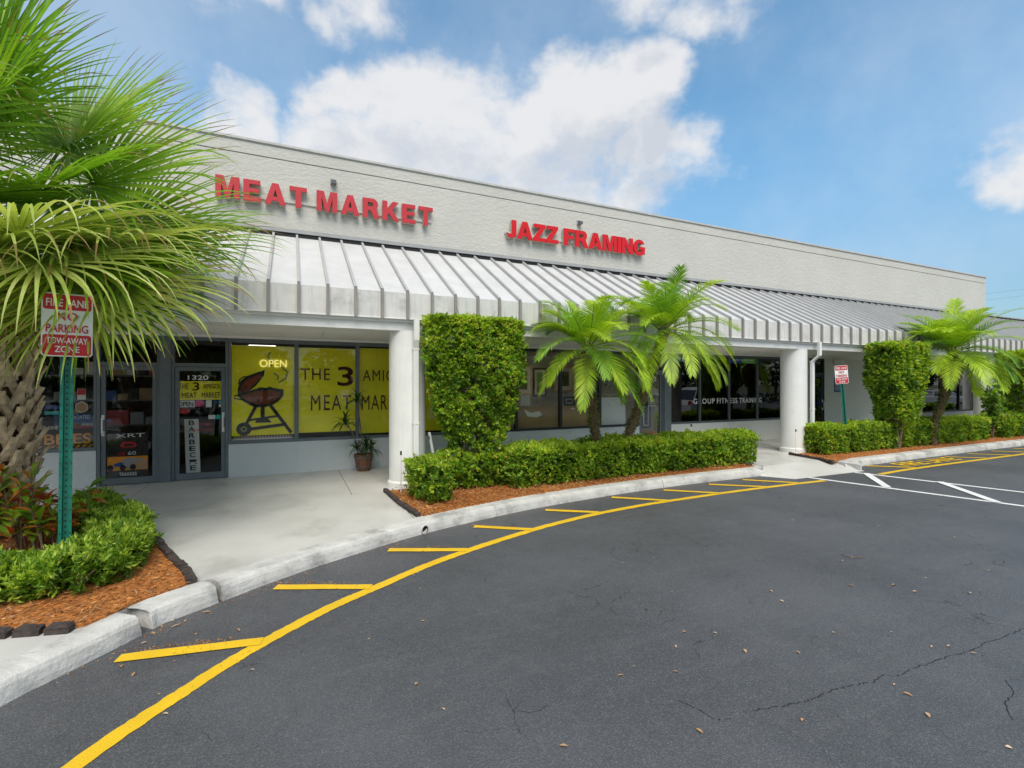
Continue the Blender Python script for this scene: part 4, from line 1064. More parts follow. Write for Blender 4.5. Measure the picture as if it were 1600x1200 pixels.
gl.build('globe', 'white', COL.objects['pendant_lamp'], smooth=True)
lettering('1322', 8.66, 8.97, 1.92, 2.03, 10.165, 'sign_white', door_jazz, bold=.012)
for z, tx in ((1.40, 'HOURS'), (1.355, 'MON-FRI'), (1.31, '10 - 5')): lettering(tx, 8.73, 8.93, z, z + .03, 10.166, 'sign_white', door_jazz, name='hours_lettering')
lettering('JAZZ', 8.69, 8.96, 1.235, 1.285, 10.166, 'sign_white', door_jazz, name='hours_lettering', bold=.012)
sticker(rect(8.43, 1.33, 8.52, 1.40), 'blue', 'small blue sticker on edge of door 1322', 10.155)

# fitness studio lettering and banners
ft_ = thing('window_lettering', (11.7, 10.176, 1.28), 'white GROUP FITNESS TRAINING lettering across dark windows', 'lettering')
lettering('GROUP', 10.32, 11.14, 1.285, 1.435, 10.175, 'sign_white', ft_, bold=.004, gap=1.2); lettering('FITNESS', 11.23, 12.06, 1.285, 1.435, 10.175, 'sign_white', ft_, bold=.004, gap=1.2); lettering('TRAINING', 12.15, 13.10, 1.285, 1.435, 10.175, 'sign_white', ft_, bold=.004, gap=1.2)
for x0, x1, lab in ((9.49, 10.45, 'blue banner strip at top of first dark studio window'), (11.75, 12.85, 'blue and green FIRST CLASS FREE banner in dark window')):
    xm = x0 + .45 * (x1 - x0)
    b_ = MB().box(x0, 10.168, 2.47, xm, 10.172, 2.615).build('banner', 'blue', None, label=lab, category='banner')
    MB().box(xm + .001, 10.168, 2.47, x1, 10.172, 2.615).build('green_field', 'lime' if x0 > 11 else 'blue', b_)
    lettering('FIRST CLASS FREE', x0 + .15, x1 - .1, 2.535, 2.59, 10.165, 'sign_white', b_); lettering('no obligation', xm + .1, x1 - .1, 2.49, 2.515, 10.165, 'sign_white', b_)
nb = flat('notice', rect(16.55, 1.58, 16.98, 2.08), 10.105, 'blue', th=.006, label='blue notice sheet on the grey wall behind signpost', category='notice')
for i in range(9): flat('text_line', rect(16.59, 1.64 + i * .048, 16.94 - random.uniform(0, .12), 1.655 + i * .048), 10.102, 'sign_white', nb)
eb = thing('emergency_light', (16.72, WY - .03, 2.53), 'white box light under soffit on grey wall', 'light')
MB().box(16.45, WY - .13, 2.53, 16.95, WY - .031, 2.66).build('housing', 'white', eb); MB().box(16.72, WY - .14, 2.55, 16.92, WY - .131, 2.64).build('lens', 'soffit', eb)


# ------------------------------------------------------------------ street signs
def no_parking(base, yaw, lean, zs, w, h, label):
    t = thing('street_sign', base, label, 'sign', 'red and white fire lane signs')
    t.rotation_euler = (0, lean, yaw)
    up = zs + h
    def add(m, name, mat, par=t): 
        me = m.mesh(name, [mat], (0, 0, 0)); o = bpy.data.objects.new(name, me); COL.objects.link(o); o.parent = par; WL[o] = Vector(base); return o
    u = MB(); a, b, d_, th = .022, .044, .030, .004       # flanged channel post, extruded
    sec = [(-b, 0), (-a, 0), (-a * .75, d_), (a * .75, d_), (a, 0), (b, 0), (b, th), (a + th, th), (a * .75 + th, d_ + th), (-a * .75 - th, d_ + th), (-a - th, th), (-b, th)]
    u.prism([(x, y, -.05) for x, y in sec], (0, 0, up - .06))
    post = add(u, 'post', 'post_green')
    hl = MB()
    for k in range(int((up - .1) / .051)):
        z = .04 + k * .051; hl.box(-.006, d_ - .0035, z, .006, d_ - .0005, z + .014)
        if k % 2: hl.box(-b + .006, -.002, z, -b + .013, -.0004, z + .012); hl.box(b - .013, -.002, z, b - .006, -.0004, z + .012)
    o = add(hl, 'hole', 'black', post)
    def rr(w2, z0, z1, r, y, th2, name, mat):
        p = []
        for cx, cz, s in ((w2 - r, z1 - r, 0), (-w2 + r, z1 - r, 1), (-w2 + r, z0 + r, 2), (w2 - r, z0 + r, 3)):
            p += [(cx + r * math.cos(math.pi / 2 * (s + k / 5)), y, cz + r * math.sin(math.pi / 2 * (s + k / 5))) for k in range(6)]
        return add(MB().prism(p, (0, th2, 0)), name, mat)
    pl = rr(w / 2, zs, up, .03, -.010, .003, 'sign_plate', 'sign_white')
    e = .010
    rr(w / 2 - e, up - .26 * h, up - e, .02, -.0125, .0015, 'red_panel', 'sign_red')
    rr(w / 2 - e, zs + e, zs + .345 * h, .02, -.0125, .0015, 'red_panel', 'sign_red')
    def tx(s, ww, z, hh, mat, bold=.012):
        me = lettering_mesh(s, ww, hh, .002, bold); me.materials.append(MT[mat])
        o = bpy.data.objects.new('lettering', me); COL.objects.link(o); o.parent = t; o.location = (0, -.0135, z); WL[o] = Vector(base)
    tx('FIRE LANE', w * .82, up - .21 * h, .12 * h, 'sign_white'); tx('NO', w * .40, up - .43 * h, .13 * h, 'sign_red'); tx('PARKING', w * .82, up - .62 * h, .13 * h, 'sign_red')
    tx('TOW-AWAY', w * .80, zs + .20 * h, .10 * h, 'sign_white'); tx('ZONE', w * .48, zs + .065 * h, .10 * h, 'sign_white')
    bo = MB()
    for z in (zs + .06 * h, up - .05 * h): bo.tube([(0, -.011, z), (0, -.018, z)], .008, 8)
    add(bo, 'bolt', 'steel')


no_parking((-1.806, 5.454, PAV), rad(12), rad(.6), 1.95, .335, .55, 'green signpost with red and white sign behind hanging palm fronds')
no_parking((12.55, 7.35, PAV), rad(-30), rad(-4.2), 1.72, .305, .457, 'leaning green signpost with fire lane sign before grey wall')


# white marker stakes and a leaning rail
for x, y, h, lab in ((1.56, 7.55, .60, 'thin white stake with black cap beside near column'), (7.9, 7.85, .78, 'thin white stake with black cap behind hedge and palms'), (11.15, 7.72, .55, 'thin white stake with black cap at second column')):
    t = thing('marker_stake', (x, y, PAV), lab, 'stake', 'thin white marker stakes')
    MB().tube([(x, y, PAV), (x, y, PAV + h)], .010, 8).build('rod', 'white', t); MB().tube([(x, y, PAV + h), (x, y, PAV + h + .06)], .015, 8).build('cap', 'black', t)
lr = thing('leaning_rail', (2.16, 7.95, PAV), 'white slotted rail leaning against the near column', 'rail')
MB().hexa([(2.24, 7.86, PAV), (2.28, 7.86, PAV), (2.28, 7.88, PAV), (2.24, 7.88, PAV), (2.06, 7.80, 1.05), (2.10, 7.80, 1.05), (2.10, 7.82, 1.05), (2.06, 7.82, 1.05)]).build('rail', 'white', lr)
MB().hexa([(2.075, 7.797, .93), (2.087, 7.797, .93), (2.087, 7.799, .93), (2.075, 7.799, .93), (2.07, 7.795, .99), (2.082, 7.795, .99), (2.082, 7.797, .99), (2.07, 7.797, .99)]).build('slot', 'black', lr)

# power lines beyond the end of the strip
for z, x in ((8.75, 52.0), (7.75, 52.2), (9.4, 53.0)):
    MB().tube([(x, -60 + 13 * k, z - .0 + .002 * (k - 5) ** 2 * 3) for k in range(12)], .006, 5).build('power_line', 'line', None, label={8.75: 'upper power line visible past the building end', 7.75: 'lower power line visible past the building end'}.get(z, 'faint far power line above the others'), category='cable', group='power lines beyond the strip')


# ------------------------------------------------------------------ hedges and clipped shrubs
def resample(path, step=.05):
    P = [np.array((*p[:2], 0.0)) for p in path]; out = [P[0]]
    for a, b in zip(P[:-1], P[1:]):
        n = max(1, int(np.linalg.norm(b - a) / step)); out += [a + (b - a) * k / n for k in range(1, n + 1)]
    return np.array(out)


def lump(p, f, amp):
    return amp * (np.sin(p[:, 0] * f + 1.3) * np.sin(p[:, 1] * f * 1.1 + .4) * np.sin(p[:, 2] * f * .9 + 2.0) + .6 * np.sin(p[:, 0] * f * 2.3 + p[:, 2] * f * 1.9))


def hedge(path, hw, zb, zt, dens, leaf, mats, label, k=7, spread=.75, round_=.12, top_new=.5, stems=True, group=None, newtop=None, gaps=.0):
    """clipped hedge following a ground path: twig tufts on a rounded-box section plus a loose inside"""
    base = (path[0][0], path[0][1], PAV)
    t = thing('hedge', base, label, 'hedge', group)
    P = resample(path); T = np.gradient(P, axis=0); T = unit(T); S = np.stack([-T[:, 1], T[:, 0], np.zeros(len(T))], 1)
    Ltot = len(P) * .05; H = zt - zb
    area = Ltot * (2 * hw + 2 * H) + 4 * hw * H; n = int(area * dens / k)
    # choose a face for every tuft: top, two sides, two ends
    wts = np.array([Ltot * 2 * hw * 1.15, Ltot * H, Ltot * H, 2 * hw * H, 2 * hw * H]); fc = RG.choice(5, n, p=wts / wts.sum())
    i = RG.integers(0, len(P), n); a = RG.uniform(-1, 1, n); z = RG.uniform(0, 1, n)
    lat = np.where(fc == 0, a, np.where(fc == 1, 1, np.where(fc == 2, -1, a)))
    zz = np.where(fc == 0, 1.0, z); i = np.where(fc == 3, 0, np.where(fc == 4, len(P) - 1, i))
    end = np.where(fc == 3, -1.0, np.where(fc == 4, 1.0, 0.0))
    # round the long edges
    ov = np.maximum(np.abs(lat) - (1 - round_ / hw), 0) * hw; oz = np.maximum(zz - (1 - round_ / H), 0) * H
    rr = np.hypot(ov, oz); sc = np.where(rr > round_, round_ / np.maximum(rr, 1e-6), 1.0)
    latm = np.sign(lat) * (np.minimum(np.abs(lat) * hw, hw - round_) + ov * sc)
    zm = zb + np.minimum(zz * H, H - round_) + oz * sc
    N = S[i] * (np.sign(latm) * (ov > 0) * (ov + .02))[:, None] + np.array([0, 0, 1.0]) * ((oz > 0) * (oz + .02))[:, None] + T[i] * end[:, None] * .3
    N = unit(N + np.where(np.linalg.norm(N, axis=1, keepdims=True) < 1e-6, np.where((fc == 0)[:, None], np.array([[0, 0, 1.0]]), S[i] * np.sign(lat)[:, None]), 0))
    low = np.clip((zm - zb) / (H * .45), 0, 1); tuck = (1 - low) * .06
    C = P[i] + S[i] * latm[:, None] + np.array([0, 0, 1.0]) * zm[:, None] + T[i] * (end * .05)[:, None]
    C = C + N * lump(C, 4.0, .042)[:, None] - N * (RG.exponential(.03, n) + tuck)[:, None] + N * ((RG.uniform(size=n) < .06) * RG.uniform(.01, .07, n))[:, None]
    if gaps: 
        keep = (lump(C, 9.0, 1.0) > -gaps) | (fc == 0); C, N, fc, zm = C[keep], N[keep], fc[keep], zm[keep]; n = len(C)
    Dr = N * .9 + np.array([0, 0, .45]) + RG.normal(size=(n, 3)) * .35
    v1, t1 = tufts(C, Dr, k, leaf[0], leaf[1], spread)
    ntri = k * 2
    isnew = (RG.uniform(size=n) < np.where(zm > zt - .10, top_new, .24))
    # inner leaves that close the view through
    m = int(n * .8); j = RG.integers(0, len(P), m)
    Ci = P[j] + S[j] * (RG.uniform(-.8, .8, m) * (hw - .06))[:, None] + np.array([0, 0, 1.0]) * RG.uniform(zb + .02, zt - .06, m)[:, None]
    v2, t2 = tufts(Ci, RG.normal(size=(m, 3)) + np.array([0, 0, .3]), 4, leaf[0] * 1.25, leaf[1] * 1.3, 1.0)
    V = np.concatenate([v1, v2]); Tt = np.concatenate([t1, t2 + len(v1)])
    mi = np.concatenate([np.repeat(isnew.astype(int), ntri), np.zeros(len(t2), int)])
    o = Vector(base); link('foliage', np_mesh('foliage', V - np.array(o), Tt, mats, mi), base, t)
    if stems:
        mb = MB(); ns = int(Ltot / .22) + 1
        for q in range(ns):
            p = P[int((q + .5) / ns * (len(P) - 1))]; x, y = p[0] + random.uniform(-hw, hw) * .4, p[1] + random.uniform(-hw, hw) * .4
            for r in range(3):
                dx, dy = random.uniform(-.16, .16), random.uniform(-.16, .16)
                mb.tube([(x, y, PAV + .002), (x + dx * .4, y + dy * .4, zb + H * .25), (x + dx, y + dy, zb + H * .6)], [.011, .008, .005], 5)
        mb.build('stems', 'bark', t, kind='stuff')
    return t


HM = ['hedge', 'hedge_new']
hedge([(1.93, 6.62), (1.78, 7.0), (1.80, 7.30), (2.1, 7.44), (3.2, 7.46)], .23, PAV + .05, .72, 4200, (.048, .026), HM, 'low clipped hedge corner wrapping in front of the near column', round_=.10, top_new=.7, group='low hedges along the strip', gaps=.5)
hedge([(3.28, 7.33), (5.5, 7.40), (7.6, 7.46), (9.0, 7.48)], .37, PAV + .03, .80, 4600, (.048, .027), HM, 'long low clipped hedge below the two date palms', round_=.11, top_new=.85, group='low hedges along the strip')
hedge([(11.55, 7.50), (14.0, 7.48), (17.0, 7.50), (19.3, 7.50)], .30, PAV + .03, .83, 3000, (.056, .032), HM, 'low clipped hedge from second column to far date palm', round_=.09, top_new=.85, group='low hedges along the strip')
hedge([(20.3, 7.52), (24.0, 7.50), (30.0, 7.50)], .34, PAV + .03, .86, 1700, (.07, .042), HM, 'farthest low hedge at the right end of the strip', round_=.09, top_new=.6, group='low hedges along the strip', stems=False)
lp_ = [(-4.6, 6.15), (-3.6, 5.72), (-2.7, 5.40), (-2.05, 5.17), (-1.62, 5.10), (-1.47, 5.38), (-1.55, 6.0), (-1.80, 6.75), (-2.15, 7.45), (-2.35, 7.8)]
hedge(lp_, .25, PAV + .03, .45, 8000, (.050, .0155), ['ixora', 'ixora_new'], 'bushy low hedge with narrow bright leaves round the left bed', k=9, spread=.62, round_=.13, top_new=.6)


def topiary(c, w0, w1, d, zb, zt, n, leaf, label, trunk_n=5, k=8, sparse=.0):
    """tall shrub clipped to a box that narrows to the bottom, stems showing inside"""
    base = (c[0], c[1], PAV); t = thing('clipped_shrub', base, label, 'shrub', 'tall clipped shrubs along the strip')
    z = zb + (zt - zb) * RG.uniform(0, 1, n) ** .9; f = (z - zb) / (zt - zb)
    side = RG.choice(4, n, p=np.array([w1, w1, d, d]) / (2 * w1 + 2 * d)); aa = RG.uniform(-1, 1, n)
    ct = np.where(side < 2, aa, np.where(side == 2, 1, -1)); st_ = np.where(side >= 2, aa, np.where(side == 0, 1, -1))
    rc = np.maximum(1, np.hypot(ct, st_) / 1.22); ct, st_ = ct / rc, st_ / rc
    wx = w0 + (w1 - w0) * np.clip(f * 1.7, 0, 1) ** .8; wy = d * (.72 + .28 * np.clip(f * 1.6, 0, 1))
    r = np.clip(1 - RG.exponential(.10, n), .15, 1)
    top = RG.uniform(size=n) < .20
    r = np.where(top, RG.uniform(0, 1, n) ** .5, r); z = np.where(top, zt - RG.exponential(.025, n), z); f = (z - zb) / (zt - zb)
    X = ct * wx * r; Y = st_ * wy * r
    C = np.stack([c[0] + X, c[1] + Y, z], 1); N = unit(np.stack([ct / w1, st_ / d, np.where(top, 1.5, .35)], 1))
    C = C + N * lump(C, 5.0, .035)[:, None]
    keep = (lump(C, 7.5, 1.0) + RG.normal(size=n) * .3 > -.55 + sparse - f * .6) | top
    C, N, f, top = C[keep], N[keep], f[keep], top[keep]; n = len(C)
    v, tt = tufts(C, N + RG.normal(size=(n, 3)) * .45 + np.array([0, 0, .35]), k, leaf[0], leaf[1], .75)
    new = RG.uniform(size=n) < np.where(f > .93, .85, .25 + .3 * f)
    link('foliage', np_mesh('foliage', v - np.array(base), tt, HM, np.repeat(new.astype(int), k * 2)), base, t)
    mb = MB()
    for q in range(trunk_n):
        a = 2 * math.pi * q / trunk_n; x, y = c[0] + .10 * math.cos(a) * random.uniform(.3, 1.4), c[1] + .07 * math.sin(a)
        tx, ty = c[0] + w1 * .62 * math.cos(a) * random.uniform(.3, 1), c[1] + d * .6 * math.sin(a)
        pts = [(x + (tx - x) * s ** 1.4 + random.uniform(-.03, .03), y + (ty - y) * s ** 1.4 + random.uniform(-.03, .03), PAV + (zt - .15 - PAV) * s) for s in (0, .2, .4, .6, .8, 1)]
        mb.tube(pts, [.032, .028, .022, .017, .012, .006], 6)
        for s in range(2, 6):
            for r_ in range(3):
                p = Vector(pts[s]); q2 = p + Vector((random.uniform(-.3, .3), random.uniform(-.2, .2), random.uniform(.1, .35)))
                mb.tube([p, (p + q2) / 2 + Vector((0, 0, .03)), q2], [.009, .006, .003], 4)
    mb.build('branches', 'bark', t)


topiary((2.78, 7.48), .42, .83, .27, .80, 2.90, 5200, (.062, .034), 'tall clipped shrub beside the near white column', sparse=.24)
topiary((14.5, 7.25), .42, .80, .42, .90, 2.88, 3400, (.075, .043), 'tall clipped shrub just left of the far date palm')
topiary((21.9, 7.3), .5, .85, .42, .85, 2.85, 1700, (.095, .055), 'tall clipped shrub right of the far date palm')
topiary((23.9, 7.3), .5, .85, .42, .85, 2.75, 1300, (.10, .06), 'farthest tall clipped shrub at right edge of picture')
# thin shrub in front of the third column
ts = thing('thin_shrub', (19.9, 7.35, PAV), 'sparse leafy shrub before the third white column', 'shrub')
tb = MB(); tv = []
for q in range(9):
    a = random.uniform(0, 6.28); r_ = random.uniform(.1, .75); top_ = Vector((19.9 + r_ * math.cos(a), 7.35 + r_ * .5 * math.sin(a), random.uniform(1.2, 2.1)))
    b0 = Vector((19.9, 7.35, PAV)); mid = (b0 + top_) / 2 + Vector((0, 0, .2)); tb.tube([b0, mid, top_], [.014, .010, .005], 5)
    for s in np.linspace(.25, 1, 22): tv.append(tuple((b0 + (top_ - b0) * s) + Vector((random.uniform(-.09, .09), random.uniform(-.09, .09), .1 * math.sin(s * 3)))))
v, tt = tufts(np.array(tv), RG.normal(size=(len(tv), 3)), 5, .11, .065, .8)
link('foliage', np_mesh('foliage', v - np.array((19.9, 7.35, PAV)), tt, ['hedge']), (19.9, 7.35, PAV), ts); tb.build('stems', 'bark', ts, kind='stuff')


# ------------------------------------------------------------------ date palms
def pinnate(base, az, el, L, droop, mat, parent, nl=50, ll=.29, lw=.015, twist=0.0):
    """feather frond: arching rachis with two ranks of slender leaflets"""
    d = Vector((math.cos(az) * math.cos(el), math.sin(az) * math.cos(el), math.sin(el))); p = Vector(base); side0 = Vector((-math.sin(az), math.cos(az), 0))
    n = 16; pts = [p.copy()]; ds = [d.copy()]
    for k in range(n):
        d = (d + Vector((0, 0, -1)) * droop * (.35 + 1.3 * k / n) / n * 2.2 + side0 * twist / n).normalized(); p = p + d * (L / n); pts.append(p.copy()); ds.append(d.copy())
    m = MB(); m.tube(pts, [.011 * (1 - .85 * k / n) for k in range(n + 1)], 4, 1)
    for q in range(nl):
        s = .14 + .86 * q / (nl - 1); f = s * n; i = min(int(f), n - 1); u = f - i
        c = pts[i].lerp(pts[i + 1], u); t = ds[i].lerp(ds[i + 1], u).normalized()
        sd = t.cross(Vector((0, 0, 1)));  sd = side0.copy() if sd.length < .05 else sd.normalized()
        upv = sd.cross(t)
        prof = math.sin(math.pi * (.18 + .80 * s)) ** .7
        for sg in (-1, 1):
            le = ll * (.25 + .85 * prof) * random.uniform(.85, 1.12)
            ang = 1.12 - .60 * s + random.uniform(-.08, .08)
            dd = (t * math.cos(ang) + sd * sg * math.sin(ang) + upv * (.30 - .15 * s + random.uniform(-.08, .08))).normalized()
            wv = dd.cross(upv).normalized()
            rows = []; pc_ = c.copy(); d2 = dd.copy()
            for k, wd in enumerate((.5, 1.0, .8, .05)):
                w = lw * wd; rows.append([pc_ - wv * w * .5 , pc_ + wv * w * .5])
                d2 = (d2 + Vector((0, 0, -.07 - .09 * k))).normalized(); pc_ = pc_ + d2 * (le / 3)
            m.strip(rows)
    return m.build('frond', [mat, 'petiole'], parent, origin=base)


def date_palm(crown, trunks, nf, L, label, group='date palms of the planting beds', ll=.29, back_limit=True, lw=.015, lo=-.45, bias=(0, 0)):
    base = (*trunks[0][0][:2], PAV); t = thing('date_palm', base, label, 'palm tree', group)
    for tr in trunks:
        pts = catmull(tr, 5); n = len(pts); rs = [(.075 + .012 * math.sin(i * 1.9) + (.05 * max(0, (i / n - .72) / .28))) for i in range(n)]
        m = MB(); m.tube(pts, rs, 12)
        for i in range(n - 1):                             # old leaf scars
            for q in range(7):
                a = q / 7 * 6.283 + i * .45; p = pts[i].lerp(pts[i + 1], random.random()); r = rs[i]
                o = p + Vector((math.cos(a), math.sin(a), 0)) * r; u = Vector((math.cos(a), math.sin(a), 0)); s = Vector((-u.y, u.x, 0)) * .016
                m.face([o - s - u * .01, o + s - u * .01, o + s * .6 + u * .035 + Vector((0, 0, .05)), o - s * .6 + u * .035 + Vector((0, 0, .05))])
        m.build('trunk', 'palm_bark', t)
        fp = []; fd = []
        for i in range(2, int(n * .72)):                   # small ferns and moss that cling to the trunk
            for q in range(110):
                a = random.uniform(0, 6.283); fp.append(tuple(pts[i].lerp(pts[i + 1], random.random()) + Vector((math.cos(a), math.sin(a), 0)) * rs[i] * .98)); fd.append((math.cos(a), math.sin(a), random.uniform(-.4, .7)))
        v, tt = leaves_np(np.array(fp), np.array(fd) + RG.normal(size=(len(fp), 3)) * .3, RG.uniform(.02, .075, len(fp)), RG.uniform(.012, .028, len(fp)))
        link('trunk_ferns', np_mesh('trunk_ferns', v - np.array(base), tt, ['fern']), base, t, kind='stuff')
    c = Vector(crown)
    for q in range(nf):
        az = q * 2.39996 + random.uniform(-.2, .2); f = q / (nf - 1)
        el = 1.35 - (1.35 - lo) * f ** .85 + random.uniform(-.1, .1)
        if back_limit and math.sin(az) > .2 and el < .75: el = .75 + random.uniform(0, .35)
        b = c + Vector((math.cos(az), math.sin(az), 0)) * .06 + Vector((bias[0] * f, bias[1] * f, (1 - f) * .10 - .05))
        Lq = L * random.uniform(.85, 1.08) * (.8 if f < .12 else 1) * (.82 if back_limit and math.sin(az) > .2 else 1)
        pinnate(b, az, el, Lq, random.uniform(.50, .80) * (1.15 if f > .5 else .85), 'date' if random.random() < .72 else 'date_dark', t, ll=ll, lw=lw, twist=random.uniform(-.35, .35))
    # fibrous heart
    return t


date_palm((4.66, 6.98, 2.48), [[(5.05, 7.22, PAV), (4.98, 7.2, .8), (4.80, 7.08, 1.5), (4.70, 7.02, 2.05), (4.66, 7.0, 2.42)]], 46, 1.34, 'shorter date palm with left leaning trunk beside the clipped shrub')
date_palm((6.36, 6.98, 2.86), [[(5.62, 7.30, PAV), (5.72, 7.28, .8), (5.98, 7.2, 1.5), (6.22, 7.08, 2.3), (6.36, 6.98, 2.86)]], 48, 1.42, 'taller date palm with right leaning trunk above the hedge')
date_palm((16.55, 6.95, 2.72), [[(16.15, 7.2, PAV), (16.2, 7.2, .7), (16.42, 7.1, 1.5), (16.5, 7.0, 2.3), (16.55, 6.95, 2.7)], [(16.5, 7.3, PAV), (16.52, 7.3, .8), (16.66, 7.15, 1.5), (16.62, 7.0, 2.2), (16.56, 6.95, 2.65)]], 52, 1.75, 'far date palm with two trunks and wide crown at right', ll=.38, lw=.021, lo=-.25)
sk = MB(); sk.tube([(16.5, 7.02, 1.72), (16.52, 7.0, 2.0), (16.55, 6.95, 2.45), (16.55, 6.95, 2.6)], [.16, .25, .27, .14], 14); sk.build('trunk_skirt', 'palm_bark', COL.objects['date_palm.002'])


# ------------------------------------------------------------------ fan palm on the left
def fan(hub, axis, normal, R, mat, parent, n=66, span=2.6, bend=.9, base=None, origin=None, cut=.0):
    R = R * 1.25
    hub = Vector(hub); x = Vector(axis).normalized(); z = Vector(normal); z = (z - x * z.dot(x)).normalized(); y = z.cross(x)
    m = MB(); dth = 2 * span / n
    for i in range(n):
        th = -span + dth * (i + .5) + random.uniform(-.012, .012)
        le = R * (.70 + .30 * math.cos(th * .62)) * random.uniform(.93, 1.06)
        d = (x * math.cos(th) + y * math.sin(th) + z * (.10 + .10 * abs(math.sin(th)) + random.uniform(-.03, .03))).normalized()
        sd = z.cross(d).normalized(); p = hub + d * .03; K = 11; bk = bend * .74 * random.uniform(.45, 1.5) * (1 + .9 * (random.random() < .15))
        rows = []; wmax = min(.066, 2 * (.34 * le) * math.tan(dth / 2) * 1.06)
        for k in range(K + 1):
            s = k / K
            w = max(.007, min(wmax, 2 * (.03 + s * le) * math.tan(dth / 2) * 1.05)) if s < .40 else wmax * max(.03, 1 - (s - .40) / .62) ** .85
            nn = sd.cross(d).normalized(); v = .34 * w
            rows.append([p - sd * w * .5 - nn * v * .5, p + nn * v * .5, p + sd * w * .5 - nn * v * .5])
            if s > .35: d = (d + Vector((0, 0, -1)) * bk * ((s - .35) / .65) ** 1.3 / K * 2.4).normalized()
            elif s > .1: d = (d + Vector((0, 0, -1)) * bk * .05 / K).normalized()
            sd = (sd - d * sd.dot(d)).normalized(); p = p + d * (le / K)
        if random.random() < .45: m.strip(rows[:-2]); m.strip(rows[-3:], 2)
        else: m.strip(rows)
    # yellow costa where the blade joins
    m.tube([hub - x * .02, hub + x * R * .16, hub + x * R * .30], [.014, .009, .003], 5, 1)
    o = m.build('frond', [mat, 'petiole', 'frond_dry'], parent, origin=tuple(hub))
    if base is not None:
        b = Vector(base); mid = (b + hub) / 2 + Vector((0, 0, .12))
        MB().tube(catmull([b, mid, hub], 5), [.030 - .0017 * k for k in range(11)], 6).build('petiole', 'petiole', o)
    return o


FB = (-2.98, 7.30)
fp_ = thing('fan_palm', (*FB, PAV), 'big fan palm with criss-cross trunk and hanging fronds at left', 'palm tree')
trk = [(FB[0], FB[1], PAV), (FB[0] - .02, FB[1], 1.0), (FB[0] - .03, FB[1] - .02, 2.0), (FB[0] - .02, FB[1] - .05, 2.9), (FB[0], FB[1] - .1, 3.5)]
MB().tube(catmull(trk, 5), [.27] * 3 + [.25] * 12 + [.2] * 3 + [.15, .12, .08], 20).build('trunk', 'palm_bark', fp_)
# one old leaf base: two legs clasping the trunk that join in a cut stub
bb = MB()
def bar(pts, ws, th):
    rows = []
    for (p, w) in zip(pts, ws):
        p = Vector(p); rows.append([p + Vector((-w, 0, 0)), p + Vector((-w * .6, th, 0)), p + Vector((w * .6, th, 0)), p + Vector((w, 0, 0)), p + Vector((0, -th * .3, 0)), p + Vector((-w, 0, 0))])
    bb.strip(rows); bb.face(rows[-1][:-1], 1)
bar([(-.085, -.01, -.13), (-.062, .015, -.05), (-.025, .030, .03), (0, .048, .10)], [.042, .040, .036, .040], .022)
bar([(.085, -.01, -.13), (.062, .015, -.05), (.025, .030, .03), (0, .050, .10)], [.042, .040, .036, .040], .022)
bar([(0, .05, .06), (0, .080, .13), (0, .110, .20)], [.046, .042, .034], .024)
boot = bb.mesh('leaf_base', ['boot', 'boot_end'], (0, 0, 0))
nb_ = 168
for q in range(nb_):
    z = .30 + 2.45 * q / nb_; a = q * 2.39996 + random.uniform(-.12, .12); r = .255 if z < 2.2 else .23
    s = random.uniform(.95, 1.25)
    link('leaf_base', boot, (FB[0] - .02 + r * math.cos(a), FB[1] - .02 + r * math.sin(a), z), fp_, rot=(random.uniform(-.12, .10), random.uniform(-.16, .16), a - math.pi / 2), scale=(s, s * random.uniform(.9, 1.2), s))
cw = Vector((FB[0], FB[1] - .1, 3.25))
R_ = Vector((.9085, -.418, 0)); TOW = Vector((-.418, -.9085, 0))     # along the shop row as seen from the lot, and towards the lot
def aim(r, t, u): return tuple(R_ * r + TOW * t + Vector((0, 0, u)))
